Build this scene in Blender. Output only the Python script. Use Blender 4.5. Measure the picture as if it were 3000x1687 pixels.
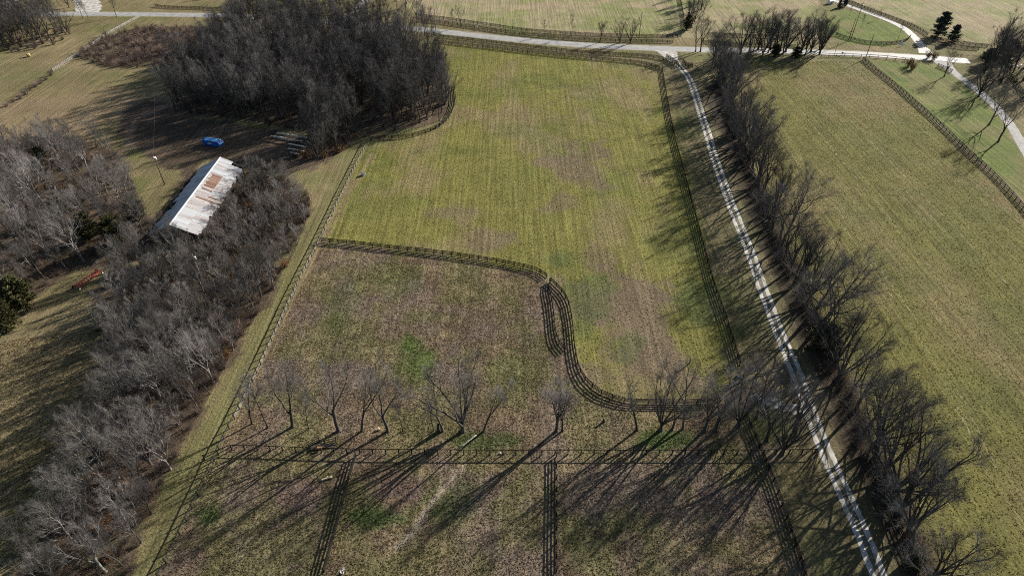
import bpy, math, random
import numpy as np
from mathutils import Vector, Matrix

# ------------------------------------------------------------------ scene, camera, light
for o in list(bpy.data.objects):
    bpy.data.objects.remove(o)
sc = bpy.context.scene
COL = sc.collection
R = math.radians

CAM_H, PITCH, FOC = 99.0, R(39.6), 1833.0        # drone height (m), tilt below the horizon, focal length in photo pixels
cam = bpy.data.cameras.new('camera')
cam.sensor_width = 36.0
cam.lens = 36.0 * FOC / 3000.0
cam.clip_start, cam.clip_end = 0.5, 12000.0
camo = bpy.data.objects.new('camera', cam)
camo.location = (0, 0, CAM_H)
camo.rotation_euler = (R(90) - PITCH, 0, 0)
COL.objects.link(camo)
sc.camera = camo

SUN_AZ, SUN_EL = R(49.5), R(23.5)                # azimuth from +Y towards +X
w = bpy.data.worlds.new('World'); sc.world = w; w.use_nodes = True
nt = w.node_tree
bg = nt.nodes['Background']
sky = nt.nodes.new('ShaderNodeTexSky')
sky.sky_type = 'NISHITA'; sky.sun_disc = False
sky.sun_elevation = SUN_EL; sky.sun_rotation = SUN_AZ
nt.links.new(sky.outputs[0], bg.inputs[0])
bg.inputs[1].default_value = 0.05
sl = bpy.data.lights.new('sun', 'SUN')
sl.energy = 5.0; sl.angle = R(0.5); sl.color = (1.0, 0.94, 0.84)
so = bpy.data.objects.new('sun', sl)
to_sun = Vector((math.sin(SUN_AZ) * math.cos(SUN_EL), math.cos(SUN_AZ) * math.cos(SUN_EL), math.sin(SUN_EL)))
so.rotation_euler = (-to_sun).to_track_quat('-Z', 'Y').to_euler()
so.location = (60, 60, 120)
COL.objects.link(so)
vs = sc.view_settings
vs.view_transform = 'Standard'; vs.look = 'None'; vs.gamma = 1.0; vs.exposure = 1.0
vs.use_curve_mapping = False
sc.render.engine = 'CYCLES'
sc.cycles.use_denoising = False; sc.cycles.filter_width = 1.0; sc.cycles.max_bounces = 5
sc.render.resolution_x, sc.render.resolution_y = 1024, 575

# ------------------------------------------------------------------ helpers
def at(x, y, z=0.0):
    """photo pixel -> point of the place at height z"""
    u = (x - 1500) / FOC; v = (y - 843.5) / FOC
    t = (CAM_H - z) / (math.sin(PITCH) + v * math.cos(PITCH))
    return Vector((u * t, (math.cos(PITCH) - v * math.sin(PITCH)) * t, z))
def gp(pts):
    return [tuple(at(x, y)[:2]) for x, y in pts]

def tag(o, label=None, cat=None, group=None, kind=None):
    if label: o['label'] = label
    if cat: o['category'] = cat
    if group: o['group'] = group
    if kind: o['kind'] = kind
    return o
def link(name, data, parent=None, loc=(0, 0, 0), rot=(0, 0, 0), scale=(1, 1, 1)):
    o = bpy.data.objects.new(name, data)
    COL.objects.link(o)
    if parent: o.parent = parent
    o.location = loc; o.rotation_euler = rot; o.scale = scale
    return o
def thing(name, label, cat, loc=(0, 0, 0), rz=0.0, group=None, scale=1.0):
    o = link(name, None, None, loc, (0, 0, rz), (scale,) * 3)
    o.empty_display_size = 0.3
    return tag(o, label, cat, group)

def mesh_np(name, verts, polys, mat=None, smooth=False, colors=None):
    """verts (n,3) array, polys: list of int arrays (m,k)"""
    me = bpy.data.meshes.new(name)
    verts = np.asarray(verts, dtype=np.float32)
    me.vertices.add(len(verts)); me.vertices.foreach_set('co', verts.ravel())
    polys = [np.asarray(p, dtype=np.int32) for p in polys if len(p)]
    nl = sum(p.size for p in polys); npoly = sum(len(p) for p in polys)
    me.loops.add(nl); me.loops.foreach_set('vertex_index', np.concatenate([p.ravel() for p in polys]))
    me.polygons.add(npoly)
    st = []; s = 0
    for p in polys:
        st.append(s + np.arange(len(p), dtype=np.int32) * p.shape[1]); s += p.size
    me.polygons.foreach_set('loop_start', np.concatenate(st))
    me.polygons.foreach_set('use_smooth', np.full(npoly, smooth, dtype=bool))
    if colors is not None:
        a = me.color_attributes.new('albedo', 'FLOAT_COLOR', 'POINT')
        c = np.ones((len(verts), 4), dtype=np.float32); c[:, :3] = colors
        a.data.foreach_set('color', c.ravel())
    me.update(calc_edges=True)
    if mat: me.materials.append(mat)
    return me

class MB:
    """collects boxes, tubes and prisms into one mesh"""
    def __init__(s): s.v = []; s.f = []
    def add(s, vs_, fs):
        n = len(s.v); s.v += [tuple(v) for v in vs_]; s.f += [tuple(i + n for i in f) for f in fs]
    def box(s, c, d, M=None):
        hx, hy, hz = d[0] / 2, d[1] / 2, d[2] / 2
        vs_ = [Vector((c[0] + a * hx, c[1] + b * hy, c[2] + e * hz)) for a in (-1, 1) for b in (-1, 1) for e in (-1, 1)]
        if M: vs_ = [M @ v for v in vs_]
        s.add(vs_, [(0, 1, 3, 2), (4, 6, 7, 5), (0, 4, 5, 1), (2, 3, 7, 6), (0, 2, 6, 4), (1, 5, 7, 3)])
        return s
    def tube(s, pts, rs, n=8, cap=True):
        pts = [Vector(p) for p in pts]
        if not hasattr(rs, '__len__'): rs = [rs] * len(pts)
        vs_ = []; fs = []
        for i, p in enumerate(pts):
            d = (pts[min(i + 1, len(pts) - 1)] - pts[max(i - 1, 0)]).normalized()
            a = d.cross(Vector((0.31, 0.17, 0.93)) if abs(d.z) < 0.8 else Vector((1, 0.1, 0))).normalized(); b = d.cross(a)
            for k in range(n):
                t = 2 * math.pi * k / n
                vs_.append(p + (a * math.cos(t) + b * math.sin(t)) * rs[i])
        for i in range(len(pts) - 1):
            for k in range(n):
                fs.append((i * n + k, i * n + (k + 1) % n, (i + 1) * n + (k + 1) % n, (i + 1) * n + k))
        if cap:
            fs.append(tuple(range(n))[::-1]); fs.append(tuple(range((len(pts) - 1) * n, len(pts) * n)))
        s.add(vs_, fs); return s
    def mesh(s, name, mat=None, smooth=False):
        me = bpy.data.meshes.new(name)
        me.from_pydata(s.v, [], s.f)
        me.update()
        if smooth:
            for p in me.polygons: p.use_smooth = True
        if mat: me.materials.append(mat)
        return me
    def build(s, name, mat, parent=None, loc=(0, 0, 0), rot=(0, 0, 0), scale=(1, 1, 1), smooth=False):
        return link(name, s.mesh(name, mat, smooth), parent, loc, rot, scale)

def hash2(ix, iy, seed):
    h = (ix.astype(np.int64) * 374761393 + iy.astype(np.int64) * 668265263 + seed * 1442695041) & 0xffffffff
    h = ((h ^ (h >> 13)) * 1274126177) & 0xffffffff
    h = h ^ (h >> 16)
    return (h & 0xffff) / 65535.0
def vnoise(x, y, s, seed=0):
    x = x / s; y = y / s
    ix = np.floor(x); iy = np.floor(y); fx = x - ix; fy = y - iy
    fx = fx * fx * (3 - 2 * fx); fy = fy * fy * (3 - 2 * fy)
    a = hash2(ix, iy, seed); b = hash2(ix + 1, iy, seed); c = hash2(ix, iy + 1, seed); d = hash2(ix + 1, iy + 1, seed)
    return (a * (1 - fx) + b * fx) * (1 - fy) + (c * (1 - fx) + d * fx) * fy
def fbm(x, y, s, seed=0, o=4):
    r = 0; a = .5; t = 0
    for i in range(o):
        r = r + a * vnoise(x, y, s / 2 ** i, seed + i * 17); t += a; a *= .55
    return r / t
def inpoly(x, y, poly):
    c = np.zeros(x.shape, bool); n = len(poly)
    for i in range(n):
        x0, y0 = poly[i]; x1, y1 = poly[(i + 1) % n]
        k = (y0 > y) != (y1 > y)
        c ^= k & (x < (x1 - x0) * (y - y0) / ((y1 - y0) or 1e-9) + x0)
    return c
def dist_line(x, y, pl):
    d = np.full(x.shape, 1e9)
    for (x0, y0), (x1, y1) in zip(pl[:-1], pl[1:]):
        dx, dy = x1 - x0, y1 - y0
        t = np.clip(((x - x0) * dx + (y - y0) * dy) / (dx * dx + dy * dy + 1e-9), 0, 1)
        d = np.minimum(d, np.hypot(x - x0 - t * dx, y - y0 - t * dy))
    return d
def sstep(a, b, x):
    t = np.clip((x - a) / (b - a), 0, 1); return t * t * (3 - 2 * t)

# ------------------------------------------------------------------ materials
def nodes(m):
    m.use_nodes = True
    return m.node_tree.nodes, m.node_tree.links, m.node_tree.nodes['Principled BSDF']
def mat_noise(name, c1, c2, scale=5.0, rough=0.8, bump=0.0, bscale=None, stretch=(1, 1, 1), spec=0.3, rand=0.0, detail=6, metallic=0.0):
    m = bpy.data.materials.new(name); N, L, B = nodes(m)
    tc = N.new('ShaderNodeTexCoord'); mp = N.new('ShaderNodeMapping'); mp.inputs['Scale'].default_value = stretch
    L.new(tc.outputs['Object'], mp.inputs[0])
    no = N.new('ShaderNodeTexNoise'); no.inputs['Scale'].default_value = scale; no.inputs['Detail'].default_value = detail
    L.new(mp.outputs[0], no.inputs['Vector'])
    cr = N.new('ShaderNodeValToRGB'); cr.color_ramp.elements[0].position = .35; cr.color_ramp.elements[1].position = .65
    cr.color_ramp.elements[0].color = (*c1, 1); cr.color_ramp.elements[1].color = (*c2, 1)
    L.new(no.outputs['Fac'], cr.inputs[0])
    out = cr.outputs[0]
    if rand:
        oi = N.new('ShaderNodeObjectInfo'); mr = N.new('ShaderNodeMapRange')
        mr.inputs['To Min'].default_value = 1 - rand; mr.inputs['To Max'].default_value = 1 + rand
        L.new(oi.outputs['Random'], mr.inputs[0])
        mx = N.new('ShaderNodeMix'); mx.data_type = 'RGBA'; mx.blend_type = 'MULTIPLY'; mx.inputs[0].default_value = 1
        L.new(out, mx.inputs[6]); L.new(mr.outputs[0], mx.inputs[7]); out = mx.outputs[2]
    L.new(out, B.inputs['Base Color'])
    B.inputs['Roughness'].default_value = rough; B.inputs['Specular IOR Level'].default_value = spec; B.inputs['Metallic'].default_value = metallic
    if bump:
        b = N.new('ShaderNodeBump'); b.inputs['Strength'].default_value = bump; b.inputs['Distance'].default_value = 0.05
        n2 = N.new('ShaderNodeTexNoise'); n2.inputs['Scale'].default_value = bscale or scale * 3; n2.inputs['Detail'].default_value = 5
        L.new(mp.outputs[0], n2.inputs['Vector']); L.new(n2.outputs['Fac'], b.inputs['Height']); L.new(b.outputs[0], B.inputs['Normal'])
    return m

def mat_ground():
    m = bpy.data.materials.new('ground_cover'); N, L, B = nodes(m)
    at_ = N.new('ShaderNodeAttribute'); at_.attribute_name = 'albedo'
    geo = N.new('ShaderNodeNewGeometry')
    n1 = N.new('ShaderNodeTexNoise'); n1.inputs['Scale'].default_value = 1.6; n1.inputs['Detail'].default_value = 8; n1.inputs['Roughness'].default_value = .8
    L.new(geo.outputs['Position'], n1.inputs['Vector'])
    # mowing lines: noise drawn out along the length of the fields
    mp = N.new('ShaderNodeMapping'); mp.inputs['Rotation'].default_value = (0, 0, R(4)); mp.inputs['Scale'].default_value = (1.1, .035, 1)
    L.new(geo.outputs['Position'], mp.inputs[0])
    n2 = N.new('ShaderNodeTexNoise'); n2.inputs['Scale'].default_value = 1.0; n2.inputs['Detail'].default_value = 4
    L.new(mp.outputs[0], n2.inputs['Vector'])
    mr1 = N.new('ShaderNodeMapRange'); mr1.inputs['From Min'].default_value = .3; mr1.inputs['From Max'].default_value = .7; mr1.inputs['To Min'].default_value = .5; mr1.inputs['To Max'].default_value = 1.5
    L.new(n1.outputs['Fac'], mr1.inputs[0])
    mr2 = N.new('ShaderNodeMapRange'); mr2.inputs['From Min'].default_value = .3; mr2.inputs['From Max'].default_value = .7; mr2.inputs['To Min'].default_value = .74; mr2.inputs['To Max'].default_value = 1.26
    L.new(n2.outputs['Fac'], mr2.inputs[0])
    mu = N.new('ShaderNodeMath'); mu.operation = 'MULTIPLY'; L.new(mr1.outputs[0], mu.inputs[0]); L.new(mr2.outputs[0], mu.inputs[1])
    mx = N.new('ShaderNodeMix'); mx.data_type = 'RGBA'; mx.blend_type = 'MULTIPLY'; mx.inputs[0].default_value = 1
    L.new(at_.outputs['Color'], mx.inputs[6]); L.new(mu.outputs[0], mx.inputs[7])
    L.new(mx.outputs[2], B.inputs['Base Color'])
    B.inputs['Roughness'].default_value = .95; B.inputs['Specular IOR Level'].default_value = .08
    n3 = N.new('ShaderNodeTexNoise'); n3.inputs['Scale'].default_value = 2.2; n3.inputs['Detail'].default_value = 6; n3.inputs['Roughness'].default_value = .72
    L.new(geo.outputs['Position'], n3.inputs['Vector'])
    ad = N.new('ShaderNodeMath'); ad.operation = 'MULTIPLY_ADD'; ad.inputs[1].default_value = .6
    L.new(n2.outputs['Fac'], ad.inputs[0]); L.new(n3.outputs['Fac'], ad.inputs[2])
    b = N.new('ShaderNodeBump'); b.inputs['Strength'].default_value = 1.0; b.inputs['Distance'].default_value = 0.40
    L.new(ad.outputs[0], b.inputs['Height']); L.new(b.outputs[0], B.inputs['Normal'])
    return m
def mat_attr(name, rough=.9, spec=.1, trans=0.0):
    m = bpy.data.materials.new(name); N, L, B = nodes(m)
    a = N.new('ShaderNodeAttribute'); a.attribute_name = 'albedo'
    no = N.new('ShaderNodeTexNoise'); no.inputs['Scale'].default_value = 3
    mx = N.new('ShaderNodeMix'); mx.data_type = 'RGBA'; mx.blend_type = 'MULTIPLY'; mx.inputs[0].default_value = .3
    L.new(a.outputs['Color'], mx.inputs[6]); L.new(no.outputs['Fac'], mx.inputs[7])
    L.new(mx.outputs[2], B.inputs['Base Color']); B.inputs['Roughness'].default_value = rough; B.inputs['Specular IOR Level'].default_value = spec
    if trans:
        tr = N.new('ShaderNodeBsdfTranslucent'); ms = N.new('ShaderNodeMixShader'); ms.inputs[0].default_value = trans
        L.new(mx.outputs[2], tr.inputs[0]); L.new(B.outputs[0], ms.inputs[1]); L.new(tr.outputs[0], ms.inputs[2]); L.new(ms.outputs[0], N['Material Output'].inputs[0])
    return m

M = {}
M['ground'] = mat_ground()
M['grass'] = mat_attr('grass_blades', trans=.5)
M['bark'] = mat_noise('grey_bark', (.045, .040, .036), (.10, .090, .080), 3, .9, .5, 14, (1, 1, .25), .15, .3)
M['bark_pale'] = mat_noise('pale_bark', (.12, .11, .102), (.26, .243, .23), 2.5, .85, .4, 14, (1, 1, .3), .2, .3)
M['twig'] = mat_noise('brown_twigs', (.068, .064, .062), (.138, .130, .126), 1.2, .9, spec=.15, rand=.55)
M['twig_pale'] = mat_noise('pale_twigs', (.115, .107, .102), (.235, .22, .21), 1.2, .9, spec=.2, rand=.35)
M['brush'] = mat_attr('undergrowth_stems')
M['leaf_brown'] = mat_noise('dead_leaves', (.12, .055, .02), (.24, .125, .045), 2, .8, rand=.25)
M['cedar'] = mat_noise('evergreen_needles', (.034, .037, .014), (.085, .080, .032), 1.6, .85, spec=.15, rand=.25)
M['pine'] = mat_noise('blue_green_needles', (.02, .032, .028), (.05, .07, .06), 1.6, .8, spec=.2, rand=.2)
M['fence'] = mat_noise('black_fence_paint', (.007, .0066, .006), (.020, .0185, .017), 4, .7, .2, 20, (.3, 1, 1), .22, .3)
M['fence_grey'] = mat_noise('weathered_grey_wood', (.16, .15, .14), (.34, .32, .30), 4, .8, .3, 20, (.3, 1, 1), .2, .25)
M['road'] = mat_noise('worn_asphalt', (.25, .245, .235), (.36, .35, .335), .35, .62, .25, 30, spec=.45)
M['drive_grey'] = mat_noise('packed_grey_stone', (.17, .17, .165), (.27, .265, .255), .6, .8, .4, 12, spec=.25)
M['gravel'] = mat_noise('limestone_gravel', (.27, .255, .23), (.56, .53, .485), .55, .85, .8, 9, spec=.25)
M['wood'] = mat_noise('old_barn_wood', (.03, .026, .023), (.08, .068, .058), 3, .9, .4, 14, (3, 3, .3), .15)
M['pole'] = mat_noise('creosote_pole', (.04, .033, .028), (.085, .072, .06), 3, .85, .3, 12, (1, 1, .2), .2)
M['pole_grey'] = mat_noise('sun_bleached_pole', (.24, .22, .20), (.38, .35, .32), 3, .85, .3, 12, (1, 1, .2), .2)
M['white'] = mat_noise('white_plastic', (.72, .72, .70), (.82, .82, .80), 3, .45, spec=.4)
M['metal'] = mat_noise('galvanised_fittings', (.38, .38, .38), (.55, .55, .55), 6, .45, spec=.5, metallic=.6)
M['wire'] = mat_noise('weathered_wire', (.10, .10, .10), (.16, .16, .16), 6, .6, metallic=.3)
M['blue'] = mat_noise('blue_container_paint', (.015, .10, .42), (.025, .15, .55), 1.2, .45, .15, 6, spec=.5)
M['tarp'] = mat_noise('sunlit_blue_tarp', (.10, .32, .66), (.18, .44, .78), .9, .5, .5, 3, spec=.4)  # sun on the tarp is put into its lighter blue
M['label'] = mat_noise('faded_label', (.42, .45, .5), (.55, .58, .62), 8, .6)
M['red'] = mat_noise('faded_red_paint', (.30, .018, .022), (.45, .05, .05), 2, .6, spec=.4)
M['hay'] = mat_noise('cut_straw', (.42, .30, .13), (.62, .46, .22), 4, .95, .6, 10)
M['log'] = mat_noise('split_pale_wood', (.36, .27, .17), (.58, .46, .31), 3, .9, .4, 12)
M['log_sunlit'] = mat_noise('sunlit_log', (.50, .48, .45), (.68, .66, .62), 3, .8, .3, 12)  # stacked poles: sunlight on them is put into this brighter colour
M['stone'] = mat_noise('fieldstone', (.28, .27, .25), (.45, .43, .4), 3, .9, .5, 10)
M['sign'] = mat_noise('pale_blue_board', (.42, .50, .62), (.55, .62, .72), 2, .6)

def mat_roof(name, rust):
    m = bpy.data.materials.new(name); N, L, B = nodes(m)
    tc = N.new('ShaderNodeTexCoord'); oi = N.new('ShaderNodeObjectInfo')
    va = N.new('ShaderNodeVectorMath'); va.operation = 'ADD'
    cx = N.new('ShaderNodeCombineXYZ'); mm = N.new('ShaderNodeMath'); mm.operation = 'MULTIPLY'; mm.inputs[1].default_value = 50
    L.new(oi.outputs['Random'], mm.inputs[0]); L.new(mm.outputs[0], cx.inputs[2]); L.new(mm.outputs[0], cx.inputs[1])
    mp = N.new('ShaderNodeMapping'); mp.inputs['Scale'].default_value = (.45, 5.0, 1)
    L.new(tc.outputs['Object'], va.inputs[0]); L.new(cx.outputs[0], va.inputs[1]); L.new(va.outputs[0], mp.inputs[0])
    no = N.new('ShaderNodeTexNoise'); no.inputs['Scale'].default_value = 1.3; no.inputs['Detail'].default_value = 6; no.inputs['Roughness'].default_value = .65
    L.new(mp.outputs[0], no.inputs['Vector'])
    cr = N.new('ShaderNodeValToRGB')
    e = cr.color_ramp.elements
    e[0].position = rust - .10; e[0].color = (.20, .085, .05, 1)
    e[1].position = rust + .12; e[1].color = (.54, .55, .565, 1)
    k = cr.color_ramp.elements.new(rust); k.color = (.33, .20, .14, 1)
    L.new(no.outputs['Fac'], cr.inputs[0])
    mr = N.new('ShaderNodeMapRange'); mr.inputs['To Min'].default_value = .78; mr.inputs['To Max'].default_value = 1.06; L.new(oi.outputs['Random'], mr.inputs[0])
    mx = N.new('ShaderNodeMix'); mx.data_type = 'RGBA'; mx.blend_type = 'MULTIPLY'; mx.inputs[0].default_value = 1
    L.new(cr.outputs[0], mx.inputs[6]); L.new(mr.outputs[0], mx.inputs[7]); L.new(mx.outputs[2], B.inputs['Base Color'])
    B.inputs['Roughness'].default_value = .52; B.inputs['Metallic'].default_value = .25; B.inputs['Specular IOR Level'].default_value = .5
    return m
M['roof_clean'] = mat_roof('galvanised_roof_clean', .20)
M['roof_streak'] = mat_roof('galvanised_roof_streaked', .40)
M['roof_rust'] = mat_roof('galvanised_roof_rusted', .545)

# ------------------------------------------------------------------ lines of the place (from photo pixels)
DRIVE = [(1958, 152), (1972, 172), (1987, 190), (1999, 204), (2017, 226), (2030, 256), (2042, 292), (2055, 338), (2079, 408), (2086, 443), (2106, 500),
         (2135, 582), (2167, 664), (2199, 742), (2228, 828), (2265, 927), (2294, 1003), (2331, 1087), (2353, 1145), (2383, 1233), (2411, 1304),
         (2441, 1372), (2483, 1466), (2517, 1540), (2547, 1614), (2575, 1690), (2620, 1800)]
ROAD = [(-160, 46), (0, 43), (200, 41), (450, 43), (720, 47), (960, 62), (1190, 82), (1270, 91), (1500, 116), (1700, 133), (1900, 142), (2100, 148), (2300, 151),
        (2500, 157), (2700, 169), (2845, 180)]
SIDE_DRIVE = [(2425, -6), (2470, 12), (2510, 26), (2560, 44), (2610, 63), (2650, 83), (2680, 110), (2700, 135), (2716, 158)]
EAST_DRIVE = [(2755, 178), (2785, 205), (2830, 240), (2880, 278), (2930, 325), (2970, 380), (3010, 450), (3060, 540)]
WOOD = [(500, 325), (545, 240), (610, 160), (700, 95), (900, 88), (1100, 108), (1190, 132), (1262, 190), (1318, 255), (1318, 320), (1290, 355), (1210, 378),
        (1130, 385), (1060, 400), (1000, 445), (950, 485), (915, 478), (905, 430), (880, 382), (760, 365), (620, 340)]
BARN_WOOD = [(735, 500), (860, 535), (902, 575), (908, 630), (868, 730), (800, 850), (705, 1000), (630, 1130), (545, 1290), (455, 1480), (390, 1690), (60, 1720), (150, 1560),
             (250, 1380), (330, 1200), (375, 1060), (290, 950), (290, 950), (250, 870), (320, 800), (610, 715), (655, 620), (700, 560)]
WEST_WOOD = [(-120, 430), (60, 400), (200, 400), (340, 445), (390, 530), (425, 615), (440, 690), (400, 765), (300, 790), (200, 800), (70, 890), (-60, 960)]
THICKET = [(225, 165), (300, 108), (420, 80), (560, 78), (680, 92), (640, 150), (540, 188), (400, 200), (300, 195)]
MAIN_FIELD = [(1290, 128), (1900, 190), (1950, 225), (2000, 450), (2060, 700), (2150, 1020), (2140, 1160), (1900, 1180), (1720, 1120), (1680, 1000), (1655, 868),
              (1560, 795), (1300, 745), (945, 700), (1070, 440), (1160, 400), (1300, 365), (1335, 300)]
LOW_FIELD = [(945, 715), (1300, 752), (1570, 800), (1650, 870), (1680, 1040), (1730, 1130), (1860, 1190), (2140, 1180), (2250, 1350), (2380, 1700), (440, 1700), (700, 1210)]
EAST_FIELD = [(2180, 180), (2530, 180), (3100, 700), (3200, 1750), (2750, 1750), (2500, 1200), (2330, 800), (2220, 480)]
LAWN = [(2545, 175), (2740, 190), (2830, 250), (2930, 350), (3050, 560), (3080, 660), (2700, 310)]
LOOP_LAWN = [(2420, 20), (2530, 40), (2640, 85), (2670, 115), (2620, 140), (2480, 130), (2400, 90)]
YARD = [(350, 330), (430, 290), (520, 320), (700, 370), (900, 400), (930, 500), (780, 500), (700, 480), (600, 470), (560, 520), (490, 480), (400, 440), (350, 390)]
NORTH_FIELDS = [(1100, -60), (3200, -60), (3200, 120), (2850, 125), (2650, 60), (2500, 5), (2400, -5), (2400, 110), (1900, 110), (1500, 95), (1230, 55)]
DIAG = [(1082, 408), (1076, 420), (1012, 548), (942, 695), (907, 764), (869, 839), (808, 974), (756, 1087), (690, 1224), (654, 1290), (607, 1396), (572, 1472), (533, 1558), (489, 1646), (455, 1716)]

def albedo(x, y):
    c = np.zeros(x.shape + (3,))
    def A(*v): return np.array(v)
    n_big = fbm(x, y, 42, 3); n_mid = fbm(x, y, 13, 9); n_sm = fbm(x, y, 4, 21)
    tan = A(.235, .185, .105); green = A(.085, .115, .030); olive = A(.178, .166, .050); brown = A(.165, .122, .082); mauve = A(.192, .148, .112)
    litter_shaded = A(.088, .066, .047); dirt_shaded = A(.070, .052, .039); lush = A(.095, .135, .038)
    def mix(base, col, f): return base * (1 - f[..., None]) + col * f[..., None]
    c[:] = A(.165, .140, .070)
    c = mix(c, tan, .7 * sstep(.45, .7, n_big)); c = mix(c, green, .5 * sstep(.5, .7, n_mid))
    for px_, py_, rx_, ry_, a_ in [(230, 330, 40, 26, .8), (60, 420, 30, 30, .6), (90, 200, 30, 14, .3)]:
        p_ = at(px_, py_); d_ = np.hypot((x - p_.x) / rx_, (y - p_.y) / ry_) + (fbm(x, y, 12, 200) - .5) * 1.2
        c = mix(c, A(.215, .160, .098), a_ * (1 - sstep(.5, 1.2, d_)))
    def region(poly, soft=2.5):
        g = gp(poly)
        wob = (fbm(x, y, 6, 77) - .5) * 2 * soft
        return inpoly(x + wob, y + wob * .7, g).astype(float)
    def blob(px, py, rx, ry, a=1.0, sd=0):
        p = at(px, py); d = np.hypot((x - p.x) / rx, (y - p.y) / ry) + (fbm(x, y, 8, 50 + sd, 6) - .5) * 2.2
        return a * (1 - sstep(.6, 1.1, d))
    # north fields beyond the road: pale dry grass
    k = region(NORTH_FIELDS)
    nf = mix(mix(np.zeros_like(c) + A(.27, .235, .135), A(.20, .205, .085), sstep(.4, .65, n_mid)), A(.30, .235, .155), .8 * sstep(.5, .7, fbm(x, y * 2, 24, 5)))
    c = c * (1 - k[..., None]) + nf * k[..., None]
    # main field
    k = region(MAIN_FIELD)
    f = np.zeros_like(c) + olive
    f = mix(f, tan * .95, .58 * sstep(.47, .66, fbm(x * 1.6, y, 22, 31)))
    f = mix(f, green, .35 * sstep(.52, .72, fbm(x, y, 16, 35)))
    for a in [(1690, 470, 11, 15, .85), (1440, 700, 13, 6, .75), (1560, 330, 10, 12, .35), (1230, 270, 6, 22, .55), (1820, 900, 11, 15, 1.0), (1900, 1070, 16, 10, 1.0), (1760, 760, 5, 8, .6), (1350, 620, 9, 4, .5), (1640, 600, 6, 6, .6)]:
        f = mix(f, A(.168, .130, .084), blob(*a))
    for a in [(1720, 880, 6, 12, .6), (2050, 890, 5, 10, .6), (1640, 760, 9, 5, .55), (1960, 700, 9, 10, .35), (1840, 1010, 4, 7, .5)]:
        f = mix(f, A(.078, .104, .038), blob(*a, sd=3))
    c = c * (1 - k[..., None]) + f * k[..., None]
    # lower paddocks: browner, patchy
    k = region(LOW_FIELD)
    f = mix(np.zeros_like(c) + mauve, brown, sstep(.4, .62, n_mid)); f = mix(f, A(.150, .138, .062), .78 * sstep(.38, .62, fbm(x, y, 7, 61, 6))); f = mix(f, tan, .5 * sstep(.55, .72, n_sm))
    for a in [(1205, 1010, 2.4, 4.5, .8), (1235, 1060, 2.6, 3.5, .75), (1190, 985, 1.6, 3, .7), (1215, 1030, 5, 9, .4), (1180, 830, 5, 6, .35), (1000, 900, 5, 9, .35), (1480, 1100, 6, 7, .3), (900, 790, 4, 4, .3)]:
        f = mix(f, lush * .95, blob(*a, sd=5))
    for a in [(1080, 1520, 4.5, 2.2, .9), (620, 1515, 3, 2, .9), (1330, 1480, 4, 4, .5), (1960, 1290, 6, 2.2, .9), (1420, 1290, 7, 2, .7), (1740, 1560, 9, 6, .35)]:
        f = mix(f, A(.072, .100, .034), blob(*a, sd=8))
    for a in [(850, 1450, 8, 7, .8), (1190, 1430, 4, 5, .6), (1860, 1600, 5, 5, .6), (560, 1640, 5, 3, .6)]:
        f = mix(f, A(.165, .115, .100), blob(*a, sd=11))
    c = c * (1 - k[..., None]) + f * k[..., None]
    # worn cow path beside the long fence, and a stony trace in the lower paddock
    d = dist_line(x, y, gp([(1090, 455), (1010, 585), (945, 700), (905, 800), (850, 900), (790, 1030), (720, 1160), (650, 1310)]))
    c = mix(c, A(.26, .185, .125), .55 * (1 - sstep(.5, 1.6, d + (n_sm - .5) * 2.5)))
    d = dist_line(x, y, gp([(1350, 1370), (1300, 1430), (1250, 1490), (1210, 1560), (1150, 1610)]))
    c = mix(c, A(.30, .23, .165), .8 * (1 - sstep(.2, 1.2, d + (n_sm - .5) * 2)))
    for a in [(2185, 1165, 5, 4, .8), (2225, 1330, 4, 3, .6), (1615, 830, 3, 2.5, .6), (1000, 1335, 6, 2, .5)]:
        c = mix(c, A(.20, .155, .115), blob(*a, sd=15))
    # grass margin on the barn side of the long fence
    d = dist_line(x, y, [(a - 2.8, b) for a, b in gp(DIAG)])
    c = mix(c, A(.160, .148, .066), .8 * (1 - sstep(1.8, 3.8, d + (n_sm - .5) * 2)))
    # east field
    k = region(EAST_FIELD)
    f = mix(np.zeros_like(c) + A(.150, .138, .046), A(.186, .155, .070), sstep(.42, .66, fbm(x * 1.5, y * .5, 20, 91))); f = mix(f, A(.115, .125, .046), .4 * sstep(.5, .68, fbm(x, y, 11, 95, 6)))
    c = c * (1 - k[..., None]) + f * k[..., None]
    k = np.maximum(region(LAWN, 1), region(LOOP_LAWN, 1))
    f = mix(np.zeros_like(c) + A(.125, .155, .042), A(.170, .165, .065), sstep(.42, .65, n_mid))
    c = c * (1 - k[..., None]) + f * k[..., None]
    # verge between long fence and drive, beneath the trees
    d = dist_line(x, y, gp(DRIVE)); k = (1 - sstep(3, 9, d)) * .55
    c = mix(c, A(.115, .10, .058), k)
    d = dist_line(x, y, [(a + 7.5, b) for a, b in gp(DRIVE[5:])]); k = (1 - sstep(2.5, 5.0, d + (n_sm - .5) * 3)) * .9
    c = mix(c, A(.06, .046, .034), k)  # litter under the drive trees, their shade painted in as darker brown
    # wood floors and yard: leaf litter and dirt, darkened to deepen the trees' shade
    for poly in (WOOD, BARN_WOOD, WEST_WOOD, THICKET):
        k = region(poly, 4)
        f = mix(np.zeros_like(c) + litter_shaded, A(.135, .100, .072), sstep(.4, .65, n_mid)); f = mix(f, A(.11, .11, .05), .6 * sstep(.55, .7, n_big))
        c = c * (1 - .92 * k[..., None]) + f * .92 * k[..., None]
    k = region(YARD, 4); f = mix(np.zeros_like(c) + dirt_shaded, A(.115, .082, .062), sstep(.4, .65, n_mid))
    c = c * (1 - .9 * k[..., None]) + f * .9 * k[..., None]
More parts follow.
